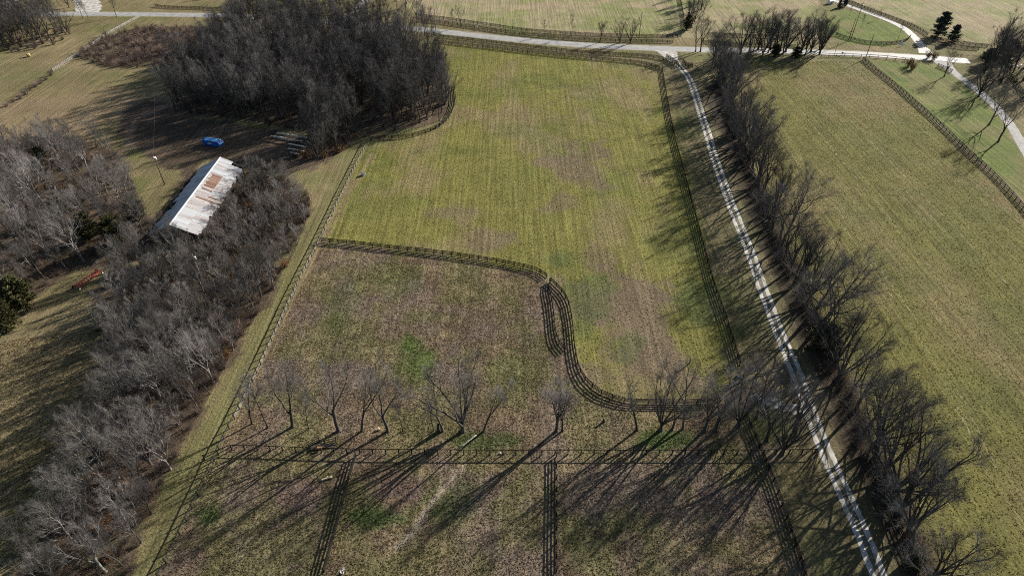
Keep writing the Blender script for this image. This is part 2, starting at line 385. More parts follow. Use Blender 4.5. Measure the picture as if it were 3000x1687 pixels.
    d = dist_line(x, y, gp([(380, 440), (378, 390), (400, 350), (450, 325), (520, 300)])); c = mix(c, A(.22, .16, .125), .7 * (1 - sstep(.6, 1.8, d + (n_sm - .5) * 2)))
    c = c * (.80 + .40 * n_sm)[..., None]
    return c

# ------------------------------------------------------------------ ground
def axis(lo, hi, st, far):
    inner = np.arange(lo, hi + st, st)
    out = np.array([v for v in far])
    return np.unique(np.concatenate([-out[::-1] + lo, inner, out + hi]))
xs = axis(-320, 320, 1.2, [20, 60, 150, 400, 1000, 2500, 5000])
ys = axis(25, 420, 1.2, [20, 60, 150, 400, 1000, 2500, 5000])
X, Y = np.meshgrid(xs, ys)
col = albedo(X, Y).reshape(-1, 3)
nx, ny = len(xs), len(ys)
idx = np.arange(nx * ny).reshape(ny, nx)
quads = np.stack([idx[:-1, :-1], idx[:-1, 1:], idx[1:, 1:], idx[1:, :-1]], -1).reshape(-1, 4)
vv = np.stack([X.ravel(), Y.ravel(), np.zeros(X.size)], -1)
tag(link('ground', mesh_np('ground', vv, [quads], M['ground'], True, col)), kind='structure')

# ------------------------------------------------------------------ roads and drives
def resample(pl, st):
    pl = [Vector((p[0], p[1])) for p in pl]
    out = [pl[0]]; acc = 0.0
    for a, b in zip(pl[:-1], pl[1:]):
        L_ = (b - a).length
        if L_ < 1e-6: continue
        t = st - acc
        while t <= L_:
            out.append(a + (b - a) * (t / L_)); t += st
        acc = (acc + L_) % st if False else L_ - (t - st)
    return out
def smooth_line(pl, n=3):
    for _ in range(n):
        q = [pl[0]]
        for a, b in zip(pl[:-1], pl[1:]):
            q += [(a[0] * .75 + b[0] * .25, a[1] * .75 + b[1] * .25), (a[0] * .25 + b[0] * .75, a[1] * .25 + b[1] * .75)]
        pl = q + [pl[-1]]
    return pl
def ribbon(name, pl, w0, z, mat, off=0.0, jit=0.0, st=1.0, seed=0, thick=0.0, widen=None):
    rnd = random.Random(seed)
    pts = resample(smooth_line(pl, 2), st)
    v = []; f = []
    for i, p in enumerate(pts):
        d = (pts[min(i + 1, len(pts) - 1)] - pts[max(i - 1, 0)]).normalized(); n = Vector((d.y, -d.x))
        ww = w0 * (widen(i / (len(pts) - 1)) if widen else 1)
        a = p + n * (off - ww / 2 + rnd.uniform(-jit, jit)); b = p + n * (off + ww / 2 + rnd.uniform(-jit, jit))
        v += [(a.x, a.y, z), (p.x + n.x * off, p.y + n.y * off, z + thick), (b.x, b.y, z)]
    for i in range(len(pts) - 1):
        for k in range(2):
            f.append((i * 3 + k, i * 3 + k + 1, i * 3 + k + 4, i * 3 + k + 3))
    me = bpy.data.meshes.new(name); me.from_pydata(v, [], f); me.update(); me.materials.append(mat)
    return tag(link(name, me), kind='structure')
ribbon('road_verge', gp(ROAD), 8.6, .004, mat_noise('trodden_verge', (.16, .14, .085), (.25, .22, .14), .8, .95, .6, 3), 0, .5, 1.5, 3)
ribbon('road', gp(ROAD), 6.2, .012, M['road'], 0, .08, 2, 4, .05)
gd = gp(DRIVE)
ribbon('gravel_drive', gd, .92, .010, M['gravel'], -.92, .10, .6, 5, .012)
ribbon('gravel_drive', gd, .92, .010, M['gravel'], .92, .10, .6, 6, .012)
ribbon('gravel_drive', gd, 2.9, .005, mat_noise('gravel_thin_in_grass', (.085, .078, .046), (.19, .172, .125), 1.1, .95, .7, 6, detail=8), 0, .25, .6, 7)
ribbon('gravel_apron', gp([(1950, 148), (1962, 163), (1978, 182)]), 7.5, .014, M['gravel'], 0, .5, .6, 8, 0, lambda t: 1.25 - .8 * t)
ribbon('gravel_spur', gp([(2372, 1205), (2300, 1190), (2235, 1172), (2190, 1160)]), 2.6, .014, mat_noise('patchy_gravel', (.15, .13, .09), (.42, .40, .37), .9, .95, .7, 6), 0, .6, .6, 9)
ribbon('side_drive', gp(SIDE_DRIVE), 3.6, .009, M['road'], 0, .12, 1, 10, .02, lambda t: 1 + .9 * max(0, t - .9) / .1)
ribbon('east_drive', gp(EAST_DRIVE), 3.4, .009, M['drive_grey'], 0, .15, 1, 11, .02, lambda t: 1 + 1.3 * max(0, .12 - t) / .12)
M['dry'] = mat_noise('bleached_grass', (.135, .122, .050), (.25, .205, .105), .5, .95, .5, 5)
M['worn'] = mat_noise('worn_pale_earth', (.20, .175, .13), (.34, .30, .235), .7, .95, .5, 5)
ribbon('path', gp([(1350, 1370), (1318, 1410), (1290, 1440), (1255, 1485), (1228, 1530), (1205, 1565), (1150, 1610)]), .55, .006, M['worn'], 0, .35, .5, 21)
ribbon('path', gp(DIAG[1:9]), .42, .006, M['worn'], .35, .18, .7, 20)
for n, (off_, wd_) in enumerate([(0, .22), (1.9, .2), (15, .2), (31, .18)]):
    ribbon('wheel_rut', [(a + off_, b) for a, b in gp([(2235, 330), (2330, 470), (2440, 620), (2560, 790), (2690, 980), (2790, 1160), (2900, 1400)])], wd_, .005, M['dry'], 0, .22, .8, 30 + n)
ribbon('gravel_pad', gp([(255, 40), (262, 22), (250, -2), (240, -20)]), 12, .009, M['gravel'], 0, .8, 1.5, 12)
ribbon('gravel_pad', gp([(1010, 64), (1030, 35), (1070, 5), (1100, -15)]), 5, .009, M['gravel'], 0, .5, 1.5, 13)
ribbon('gravel_pad', gp([(-20, 12), (40, 2), (80, -8)]), 6, .009, M['gravel'], 0, .5, 1.5, 14)

# ------------------------------------------------------------------ fences
POST_H = 1.45
pm = MB(); pm.box((0, 0, POST_H / 2 - .1), (.16, .16, POST_H + .2)); pm.box((0, 0, POST_H + .012), (.10, .10, .024))
post_black = pm.mesh('post', M['fence']); post_grey = pm.mesh('post', M['fence_grey'])
def board_mesh(mat):
    b = MB(); b.box((.5, 0, 0), (1, .04, .185)); return b.mesh('board', mat)
board_black = board_mesh(M['fence']); board_grey = board_mesh(M['fence_grey'])
strand = MB(); strand.tube([(0, 0, 0), (1, 0, 0)], .005, 4); strand_me = strand.mesh('wire_strand', M['wire'])
FR = random.Random(5)
def fence(px, label, boards=(.25, .60, .95, 1.30), span=2.44, per=2, mats=None, group=None, ground=None, side=1, wires=(), smoothn=2, height=1.0):
    pl = ground or gp(px)
    pts = resample(smooth_line(pl, smoothn) if smoothn else pl, span)
    bm_, pm_ = mats or (board_black, post_black)
    root = thing('plank_fence', label, 'fence', (pts[0].x, pts[0].y, 0), 0, group)
    o0 = pts[0]
    dirs = []
    for i, p in enumerate(pts):
        d = (pts[min(i + 1, len(pts) - 1)] - pts[max(i - 1, 0)])
        a = math.atan2(d.y, d.x); dirs.append(a)
        link('post', pm_, root, (p.x - o0.x, p.y - o0.y, FR.uniform(-.04, .03)), (FR.uniform(-.02, .02), FR.uniform(-.02, .02), a), ((1.12 if wires else 1),) * 2 + (height,))
    i = 0
    while i < len(pts) - 1:
        j = min(i + per, len(pts) - 1)
        a, b = pts[i], pts[j]
        mid = pts[(i + j) // 2] if j - i > 1 else (a + b) / 2
        if ((a + b) / 2 - mid).length > .09: j = i + 1; b = pts[j]
        d = b - a; an = math.atan2(d.y, d.x); n = Vector((-d.y, d.x)).normalized() * (.09 * side)
        for h in boards:
            s = FR.uniform(-.012, .012)
            link('board', bm_, root, (a.x - o0.x + n.x, a.y - o0.y + n.y, h * height + s), (0, FR.uniform(-.006, .006), an), (d.length - .01, 1, 1))
        for h in wires:
            link('wire_strand', strand_me, root, (a.x - o0.x + n.x, a.y - o0.y + n.y, h), (0, 0, an), (d.length, 1, 1))
        i = j
    return root
WIRED = dict(boards=(1.32,), wires=(.2, .5, .8, 1.08))
fence(DIAG, 'long black fence with one top board beside the worn cow path', **WIRED)
fence([(600, 1347), (680, 1317), (760, 1318), (900, 1324), (1086, 1329), (1434, 1331), (1630, 1331), (1821, 1331), (2169, 1331), (2300, 1330), (2403, 1328)],
      'black one-board fence crossing behind the row of bare trees to the drive', smoothn=0, **WIRED)
fence([(942, 708), (957, 711), (1037, 717), (1118, 728), (1226, 738), (1332, 751), (1440, 767), (1495, 777), (1548, 788), (1573, 796), (1596, 808), (1613, 825)],
      'straight black four-board fence dividing the upper pasture from the lower')
fence([(1613, 825), (1635, 845), (1655, 868), (1668, 900), (1675, 945), (1680, 1000), (1684, 1040), (1693, 1078), (1706, 1105), (1724, 1128), (1753, 1152), (1787, 1166), (1823, 1177), (1858, 1182), (1931, 1183), (2039, 1184), (2095, 1178), (2135, 1165)],
      'S-shaped black four-board fence curving round the bottom of the main field')
fence([(1610, 828), (1606, 845), (1612, 870), (1619, 900), (1623, 955), (1630, 997), (1646, 1022), (1670, 1040)],
      'short bowed black fence making a narrow island pen inside the curve')
fence([(1939, 206), (1948, 262), (1962, 345), (1978, 420), (2005, 520), (2033, 624), (2060, 728), (2088, 835), (2115, 905), (2140, 985), (2160, 1050), (2172, 1092)],
      'long black four-board fence running beside the tree-shaded gravel drive')
fence([(2184, 1222), (2205, 1265), (2230, 1335), (2262, 1400), (2292, 1490), (2325, 1590), (2360, 1700)], 'black four-board fence along the drive below the gate opening')
fence([(1043, 1336), (1037, 1351), (1028, 1384), (1009, 1454), (978, 1577), (953, 1664), (942, 1705)], 'black four-board cross fence near the two white buckets')
fence([(1630, 1337), (1630, 1450), (1630, 1580), (1630, 1705)], 'dead-straight black four-board cross fence in the shadows of the tree row')
fence([(1086, 412), (1120, 408), (1166, 408), (1215, 400), (1259, 388), (1303, 364), (1326, 330), (1336, 290), (1330, 250)], 'black fence bending round the edge of the dense wood', )
fence([(1271, 125), (1320, 130), (1400, 139), (1513, 153), (1602, 163), (1727, 175), (1835, 183), (1890, 190), (1919, 199), (1936, 207)], 'black four-board fence along the top of the main field')
fence([(1286, 110), (1400, 122), (1558, 142), (1727, 160), (1876, 166), (1937, 174), (1955, 182)], 'black four-board fence on the grass verge south of the road')
fence([(1225, 49), (1283, 56), (1320, 60), (1372, 68), (1450, 79), (1530, 92), (1680, 103), (1820, 109), (1995, 110)], 'black fence edging the pale field north of the road, field side')
fence([(1225, 63), (1316, 73), (1385, 84), (1478, 98), (1546, 107), (1646, 116), (1756, 122), (1820, 124), (1980, 127)], 'black fence edging the pale field north of the road, road side')
fence([(2075, 104), (2160, 108), (2260, 112), (2340, 118)], 'black fence behind the clump of road-side trees, field side')
fence([(2060, 128), (2160, 133), (2260, 137), (2330, 140)], 'black fence behind the clump of road-side trees, road side')
fence([(1995, 108), (2006, 72), (1998, 30), (1990, -10)], 'black fence climbing north under the shaded hedgerow', side=-1)
fence([(2480, 4), (2508, 17), (2544, 31), (2565, 40), (2591, 48), (2616, 57), (2642, 67), (2674, 80), (2700, 93), (2720, 108)], 'black fence beside the curved side drive', side=-1)
fence([(2725, 112), (2742, 118), (2772, 124), (2787, 127), (2824, 131), (2857, 136), (2900, 140)], 'black fence under the two pines, upper of the pair')
fence([(2730, 128), (2774, 138), (2828, 146), (2880, 148)], 'black fence under the two pines, lower of the pair')
fence([(2449, 104), (2470, 113), (2493, 118), (2510, 122), (2543, 129), (2576, 131), (2626, 130), (2655, 123), (2668, 108)], 'curved black fence ringing the loop lawn')
fence([(2405, 169), (2437, 167), (2485, 167), (2559, 170), (2598, 173), (2637, 178), (2695, 184)], 'sparse-post black fence along the road above the bright lawn', boards=(.5, 1.3), span=3.6, per=1)
fence([(2746, 196), (2766, 204), (2790, 215)], 'short black fence panel at the mouth of the east drive')
fence([(2527, 177), (2590, 228), (2658, 284), (2716, 335), (2774, 388), (2827, 443), (2905, 510), (2978, 590), (3060, 690)], 'black four-board fence between the bright lawn and the east field')
fence([(2950, 215), (2985, 262), (3030, 330)], 'black fence in the shade beyond the east drive')
fence([(408, 52), (375, 70), (343, 87), (322, 99), (300, 112), (262, 140), (221, 167), (185, 190), (150, 214)], 'weathered grey board fence between lane field and brown thicket', mats=(board_grey, post_grey), boards=(.3, .7, 1.1))
fence([(455, 20), (477, 25), (560, 27), (655, 31), (720, 34)], 'black fence north of the road beside the gravel pad')
# gate wings at the drive entrance
fence([(1950, 172), (1963, 180), (1976, 189), (1990, 200)], 'tall close-boarded black wing on the field side of the drive entrance', boards=(.25, .5, .75, 1.0, 1.25, 1.5, 1.75), span=1.9, per=1, height=1.15)
fence([(1999, 186), (2007, 196), (2018, 200), (2032, 198)], 'tall close-boarded black wing on the tree side of the drive entrance', boards=(.25, .5, .75, 1.0, 1.25, 1.5, 1.75), span=1.9, per=1, height=1.15)
fence([(2562, 1408), (2590, 1462), (2618, 1532), (2655, 1615), (2690, 1700)], 'black fence lost in brush between the drive and the east field', boards=(.4, .85, 1.3))

# ------------------------------------------------------------------ trees: prototypes
def tubes_np(segs, s):
    """separate frusta; segs rows: p0(3) p1(3) r0 r1"""
    a = np.array(segs, dtype=np.float64)
    p0, p1, r0, r1 = a[:, :3], a[:, 3:6], a[:, 6], a[:, 7]
    d = p1 - p0; d /= np.linalg.norm(d, axis=1)[:, None] + 1e-9
    ref = np.where((np.abs(d[:, 2]) < .85)[:, None], np.array([0, 0, 1.0]), np.array([1.0, 0, 0]))
    u = np.cross(d, ref); u /= np.linalg.norm(u, axis=1)[:, None]; v = np.cross(d, u)
    th = np.arange(s) * 2 * np.pi / s
    ring = u[:, None, :] * np.cos(th)[None, :, None] + v[:, None, :] * np.sin(th)[None, :, None]
    A_ = p0[:, None] + ring * r0[:, None, None]; B_ = p1[:, None] + ring * r1[:, None, None]
    verts = np.concatenate([A_, B_], 1).reshape(-1, 3)
    base = (np.arange(len(a)) * 2 * s)[:, None]; k = np.arange(s)[None]; k2 = (k + 1) % s
    q = np.stack([base + k, base + k2, base + s + k2, base + s + k], -1).reshape(-1, 4)
    return verts, q
def spikes_np(segs):
    a = np.array(segs, dtype=np.float64)
    p0, p1, r0 = a[:, :3], a[:, 3:6], a[:, 6]
    d = p1 - p0; d /= np.linalg.norm(d, axis=1)[:, None] + 1e-9
    ref = np.where((np.abs(d[:, 2]) < .85)[:, None], np.array([0, 0, 1.0]), np.array([1.0, 0, 0]))
    u = np.cross(d, ref); u /= np.linalg.norm(u, axis=1)[:, None]; v = np.cross(d, u)
    th = np.arange(3) * 2 * np.pi / 3
    ring = p0[:, None] + (u[:, None, :] * np.cos(th)[None, :, None] + v[:, None, :] * np.sin(th)[None, :, None]) * r0[:, None, None]
    verts = np.concatenate([ring, p1[:, None]], 1).reshape(-1, 3)
    b = (np.arange(len(a)) * 4)[:, None]
    t = np.concatenate([b + np.array([[0, 1, 3]]), b + np.array([[1, 2, 3]]), b + np.array([[2, 0, 3]])], 0)
    return verts, t
def join_np(parts):
    vs_ = []; q = []; t = []; n = 0
    for v, f in parts:
        vs_.append(v); (q if f.shape[1] == 4 else t).append(f + n); n += len(v)
    return np.concatenate(vs_), [np.concatenate(z) for z in (q, t) if z]

def gen_tree(seed, H, leaders=1, fork=.25, limbs=11, spread=45, counts=(6, 6, 6), trunk_r=.26, wob=.10, lean=0.0, limb_len=.42, first=.3, leader_ang=(10, 28), twig=.75, tr_=.0068):
    rnd = random.Random(seed)
    S = {0: [], 1: [], 2: [], 3: [], 4: []}
    def rv(): return Vector((rnd.gauss(0, 1), rnd.gauss(0, 1), rnd.gauss(0, 1)))
    def perp(d):
        a = d.orthogonal().normalized(); return Matrix.Rotation(rnd.uniform(0, 2 * math.pi), 3, d) @ a
    def grow(p, d, L_, r, n, up, wb, lvl, taper=.8):
        pts = [p.copy()]; ds = [d.copy()]; rs = [r]
        for i in range(n):
            d = (d + Vector((0, 0, up / n)) + rv() * wb).normalized()
            p = p + d * (L_ / n); pts.append(p.copy()); ds.append(d.copy()); rs.append(r * (1 - taper * (i + 1) / n))
        for i in range(n):
            S[lvl].append((*pts[i], *pts[i + 1], rs[i], rs[i + 1]))
        return pts, ds, rs
    def rec(p, d, L_, r, lvl):
        if lvl == 4:
            m = p + d * L_ * .5 + rv() * L_ * .05; e = m + (d + Vector((0, 0, .25)) + rv() * .2).normalized() * L_ * .55
            S[4].append((*p, *m, r, r * .7)); S[4].append((*m, *e, r * .75, 0))
            return
        n = {1: 6, 2: 4, 3: 3}[lvl]
        pts, ds, rs = grow(p, d, L_, r, n, {1: .55, 2: .42, 3: .35}[lvl], {1: wob, 2: wob, 3: wob * 1.2}[lvl], lvl, .78)
        c = counts[lvl - 1]; c = max(2, c + rnd.randint(-1, 1))
        for k in range(c):
            t = .22 + .78 * (k + rnd.random()) / c
            i = min(int(t * n), n - 1); q = pts[i].lerp(pts[i + 1], t * n - i); dd = ds[i + 1]
            ang = R(rnd.uniform(20, 46)); nd = (dd * math.cos(ang) + perp(dd) * math.sin(ang)).normalized()
            if nd.z < -.15: nd.z *= .3; nd.normalize()
            rr = rs[i] * .62
            if lvl == 1: rec(q, nd, L_ * rnd.uniform(.45, .72) * (1.15 - .5 * t), max(rr * .9, .024), 2)
            elif lvl == 2: rec(q, nd, L_ * rnd.uniform(.45, .7) * (1.1 - .4 * t), max(rr * .75, .012), 3)
            else: rec(q, nd, twig * rnd.uniform(.6, 1.3), tr_, 4)
        if lvl == 3: rec(pts[-1], ds[-1], twig, tr_, 4)
    base = Vector((0, 0, -.15)); d0 = Vector((lean * rnd.choice((-1, 1)), lean * rnd.uniform(-1, 1), 1)).normalized()
    S[0].append((0, 0, -.2, *(d0 * .5), trunk_r * 1.7, trunk_r * 1.08))
    if leaders == 1:
        L_ = H * .86
        pts, ds, rs = grow(d0 * .45, d0, L_, trunk_r * 1.08, 9, .25, .045 + lean * .1, 0, .88)
        stems = [(pts, ds, rs, L_, limbs, first)]
    else:
        Lf = H * fork
        pts, ds, rs = grow(d0 * .45, d0, Lf, trunk_r * 1.08, 3, .1, .05, 0, .2)
        stems = []; a0 = rnd.uniform(0, 6.28)
        for k in range(leaders):
            an = R(rnd.uniform(*leader_ang)); az = a0 + k * 2 * math.pi / leaders + rnd.uniform(-.4, .4)
            dd = (ds[-1] * math.cos(an) + Vector((math.cos(az), math.sin(az), 0)) * math.sin(an)).normalized()
            L_ = (H * .9 - Lf) * rnd.uniform(.8, 1.05)
            st_ = pts[-1] if rnd.random() < .6 else pts[-2]
            q = grow(st_, dd, L_, trunk_r * rnd.uniform(.5, .68), 8, .35, .07, 0, .85)
            stems.append((*q, L_, limbs, .22))
    for pts, ds, rs, L_, nlimb, tmin in stems:
        n = len(pts) - 1; az = rnd.uniform(0, 6.28)
        for k in range(nlimb):
            t = tmin + (1 - tmin) * (k + rnd.random() * .8) / nlimb
            i = min(int(t * n), n - 1); q = pts[i].lerp(pts[i + 1], t * n - i); dd = ds[i + 1]
            az += 2.4 + rnd.uniform(-.5, .5); ang = R(spread * rnd.uniform(.75, 1.2) * (1.1 - .35 * t))
            h = Vector((math.cos(az), math.sin(az), 0)); nd = (dd * math.cos(ang) + h * math.sin(ang)).normalized()
            ll = H * limb_len * rnd.uniform(.75, 1.1) * (1.15 - .75 * t) * (1 if leaders == 1 else .72)
            rec(q, nd, ll, max(rs[i] * .58, .04), 1)
    trunk = join_np([tubes_np(S[0], 8), tubes_np(S[1], 5)])
    tw = S[4]
    crown = join_np([tubes_np(S[2], 4), tubes_np(S[3], 3), tubes_np([s for s in tw if s[7] > 0], 3), spikes_np([s for s in tw if s[7] == 0])])
    return trunk, crown

PROTO = {}
def proto(key, **kw):
    tr, cr_ = gen_tree(**kw)
    PROTO[key] = (mesh_np('trunk', *tr, M['bark'], True), mesh_np('crown', *cr_, M['twig']))
for i in range(4): proto(f'forest{i}', seed=100 + i, H=18, limbs=14, spread=34, first=.2, limb_len=.34, trunk_r=.19, wob=.06, counts=(6, 6, 6), lean=.05)
for i in range(4): proto(f'open{i}', seed=200 + i, H=16, leaders=3 + i % 2, fork=.2 + .05 * i, limbs=5, spread=42, trunk_r=.27, counts=(6, 6, 5), limb_len=.42, lean=.08, wob=.075, tr_=.0040)
for i in range(3): proto(f'fan{i}', seed=300 + i, H=15, leaders=6 + i, fork=.07, limbs=4, spread=30, trunk_r=.30, counts=(5, 6, 6), leader_ang=(10, 36), limb_len=.42, wob=.065, tr_=.0040)
for i in range(3): proto(f'slim{i}', seed=700 + i * 7, H=16, leaders=2 + i % 2, fork=.34 - .06 * i, limbs=6, spread=36, trunk_r=.20, counts=(5, 5, 5), leader_ang=(6, 24), limb_len=.38, lean=.14, wob=.085, tr_=.0042)
for i in range(2): proto(f'wide{i}', seed=400 + i, H=14, leaders=1, limbs=13, spread=58, first=.2, trunk_r=.25, wob=.13, counts=(7, 6, 6), limb_len=.54, lean=.12, tr_=.0052)
for i in range(2): proto(f'sapling{i}', seed=500 + i, H=8, limbs=9, spread=38, first=.3, trunk_r=.08, counts=(4, 4, 4), limb_len=.32, twig=.5)
def recolour(me, mat):
    c = me.copy(); c.materials[0] = mat; return c
PALE = {k: (recolour(PROTO[k][0], M['bark_pale']), recolour(PROTO[k][1], M['twig_pale'])) for k in ('open0', 'open1', 'open2', 'open3', 'wide0', 'wide1', 'fan0', 'fan1', 'slim0', 'slim1', 'slim2')}

TR = random.Random(77)
def tree(kind, p, h, label, group=None, pale=False, rz=None, lean=(0, 0), cat='tree', wide=1.0, name='bare_tree'):
    tm, cm = PALE[kind] if pale and kind in PALE else PROTO[kind]
    if pale == 'crown': tm = PROTO[kind][0]
    H0 = {'forest': 18, 'open': 16, 'fan': 15, 'wide': 14, 'sapling': 8, 'slim': 16}[kind.rstrip('0123456789')]
    s = h / H0
    root = thing(name, label, cat, (p[0], p[1], 0), 0, group)
    root.rotation_euler = (lean[1], lean[0], TR.uniform(0, 6.28) if rz is None else rz)
    root.scale = (s * wide, s * wide, s)
    for nm, me, mt in (('trunk', tm, 'bark'), ('crown', cm, 'twig')):
        o = link(nm, me, root)
    return root
def scatter(poly, n, dmin, seed, avoid=None, tries=40):
    rnd = random.Random(seed); g = gp(poly)
    x0 = min(a for a, b in g); x1 = max(a for a, b in g); y0 = min(b for a, b in g); y1 = max(b for a, b in g)
    out = []
    for _ in range(n * tries):
        if len(out) >= n: break
        x, y = rnd.uniform(x0, x1), rnd.uniform(y0, y1)
        if not inpoly(np.array([x]), np.array([y]), g)[0]: continue
        if avoid and avoid(x, y): continue
        if all((x - a) ** 2 + (y - b) ** 2 > dmin * dmin for a, b in out): out.append((x, y))
    return out
BARN = (-91.0, 138.5, 176.3)
CLEAR = gp([(185, 870), (230, 770), (320, 752), (350, 830), (340, 960), (215, 960)])
def near_barn(x, y): return (BARN[0] - 9.0 < x < BARN[0] + 7.5 and BARN[1] - 1.5 < y < BARN[2] + 3) or bool(inpoly(np.array([x]), np.array([y]), CLEAR)[0])

# woods that read as one mass: trees instanced on points from trees that stand in the scene
def mass(name, label, cat, pts, src, hr, h0, seed):
    rnd = random.Random(seed); n = len(pts)
    me = bpy.data.meshes.new(name); me.from_pydata([(x, y, 0) for x, y in pts], [], []); me.update()
    for an, ty, vals in (('pick', 'INT', [rnd.randrange(len(src)) for _ in pts]), ('turn', 'FLOAT_VECTOR', [c for _ in pts for c in (rnd.uniform(-.11, .11), rnd.uniform(-.11, .11), rnd.uniform(0, 6.28))]),
                         ('size', 'FLOAT', [rnd.uniform(*hr) / h0 for _ in pts])):
        a_ = me.attributes.new(an, ty, 'POINT'); a_.data.foreach_set('vector' if ty == 'FLOAT_VECTOR' else 'value', vals)
    o = tag(link(name, me), label, cat, None, 'stuff')
    ng = bpy.data.node_groups.new(name, 'GeometryNodeTree'); ng.is_modifier = True
    ng.interface.new_socket('Geometry', in_out='INPUT', socket_type='NodeSocketGeometry'); ng.interface.new_socket('Geometry', in_out='OUTPUT', socket_type='NodeSocketGeometry')
    N, L = ng.nodes, ng.links; gi = N.new('NodeGroupInput'); go = N.new('NodeGroupOutput'); jn = N.new('GeometryNodeJoinGeometry')
    def attr(nm, dt):
        q = N.new('GeometryNodeInputNamedAttribute'); q.data_type = dt; q.inputs[0].default_value = nm; return q.outputs[0]
    for i, root in enumerate(src):
        cmp_ = N.new('FunctionNodeCompare'); cmp_.data_type = 'INT'; cmp_.operation = 'EQUAL'
        L.new(attr('pick', 'INT'), cmp_.inputs[2]); cmp_.inputs[3].default_value = i
        jj = N.new('GeometryNodeJoinGeometry')
        for ch in root.children:
            oi = N.new('GeometryNodeObjectInfo'); oi.inputs['Object'].default_value = ch; oi.transform_space = 'ORIGINAL'
            L.new(oi.outputs['Geometry'], jj.inputs[0])
        ip = N.new('GeometryNodeInstanceOnPoints')
        L.new(gi.outputs[0], ip.inputs['Points']); L.new(cmp_.outputs[0], ip.inputs['Selection']); L.new(jj.outputs[0], ip.inputs['Instance'])
        L.new(attr('turn', 'FLOAT_VECTOR'), ip.inputs['Rotation']); L.new(attr('size', 'FLOAT'), ip.inputs['Scale']); L.new(ip.outputs[0], jn.inputs[0])
    L.new(jn.outputs[0], go.inputs[0])
    md = o.modifiers.new(name, 'NODES'); md.node_group = ng
    return o
# dense wood: its rim trees singly, the inside as a mass
g_ = 'rim trees of the dense wood'
poles_ = gp([(780, 380), (905, 385), (905, 520), (780, 520)])
gap = gp([(1045, 405), (1105, 395), (1115, 320), (1105, 250), (1085, 240), (1068, 290), (1060, 340)])
def in_gap(x, y):
    X_, Y_ = np.array([x]), np.array([y])
    return bool(inpoly(X_, Y_, gap)[0] or inpoly(X_, Y_, poles_)[0] or fbm(X_, Y_, 15, 123, 3)[0] < .30)
wood_pts = scatter(WOOD, 470, 3.0, 11, in_gap); wpoly = gp(WOOD)
dd = dist_line(np.array([a for a, b in wood_pts]), np.array([b for a, b in wood_pts]), wpoly + wpoly[:1])
order = sorted(range(len(wood_pts)), key=lambda i: dd[i] + .06 * (wood_pts[i][1] - 190))
rim = [wood_pts[i] for i in order[:20]]; inner = [wood_pts[i] for i in order[20:]]
SRC = []
for n, (x, y) in enumerate(rim):
    k = ['forest0', 'forest1', 'forest2', 'forest3', 'fan1', 'open0'][n] if n < 6 else TR.choice(['forest0', 'forest1', 'forest2', 'forest3', 'open0', 'fan1'])
    r_ = tree(k, (x, y), TR.uniform(13, 18.5), 'bare grey-brown tree on the rim of the dense wood behind the blue container', g_)
    if n < 6: SRC.append(r_)
mass('dense_wood', 'dense wood of bare grey-brown trees behind the blue container', 'wood', inner, SRC, (12, 22), 17, 1)
# barn wood, paler trees leaning out towards the light
g_ = 'trees around the tin-roofed barn'
PSRC = []; KS = ['open0', 'open1', 'open2', 'wide0', 'wide1', 'fan0']
def low(x, y): return y > 122 and x > -87
bw = scatter(BARN_WOOD, 255, 2.5, 12, near_barn)
for n, (x, y) in enumerate([q for q in bw if not low(*q)][:46]):
    r_ = tree(KS[n] if n < 6 else TR.choice(KS + ['forest1', 'fan2']), (x, y), TR.uniform(9, 15), 'pale-barked bare tree in the strip of scrub below the barn', g_, pale=n < 6 or TR.random() < .75)
    if n < 6: PSRC.append(r_)
rest = [q for q in bw if not low(*q)][46:]
lows = [q for q in bw if low(*q)]
for x, y in lows[:26]:
    tree(TR.choice(KS), (x, y), TR.uniform(5, 8), 'low pale bare tree on the barn side of the long fence', g_ + ', low', pale=TR.random() < .6)
mass('barn_scrub_wood', 'tangle of smaller bare trees filling the strip below the barn', 'wood', rest, PSRC[:3] + SRC[:3], (6, 11), 15, 6)
mass('low_scrub_wood', 'low tangle of bare trees between the barn and the long fence', 'wood', lows[26:], PSRC, (4.5, 7), 15, 7)
g_ = 'trees west of the barn'
ww = scatter(WEST_WOOD, 112, 3.6, 13, near_barn)
for x, y in ww[:26]:
    tree(TR.choice(['open0', 'open3', 'wide0', 'wide1', 'fan2', 'forest3']), (x, y), TR.uniform(10, 16), 'bare tree in the tangled grove west of the barn', g_, pale=TR.random() < .5)
mass('west_grove', 'tangle of smaller bare trees filling the grove west of the barn', 'wood', ww[26:], PSRC + SRC[:3], (6.5, 12), 16, 8)
g_ = 'trees by the lane bend'
pts = scatter([(-60, 62), (150, 70), (205, 88), (200, 112), (110, 138), (-60, 155)], 62, 3.0, 14)
for x, y in pts[:8]:
    tree(TR.choice(['forest0', 'forest2', 'open1', 'fan0']), (x, y), TR.uniform(12, 17), 'bare tree in the dark clump by the road above the hay bale', g_)
mass('lane_wood', 'mass of bare trees in the dark clump by the road above the hay bale', 'wood', pts[8:], SRC, (12, 19), 17, 2)
mass('far_wood', 'far bare trees massed across the road from the dense wood and the gravel pad', 'wood',
     scatter([(-60, -10), (200, -12), (225, 22), (100, 28), (-60, 30)], 22, 5, 15) + scatter([(690, -40), (1180, -45), (1215, 40), (1000, 48), (720, 34)], 60, 4.5, 16), SRC, (10, 17), 17, 3)
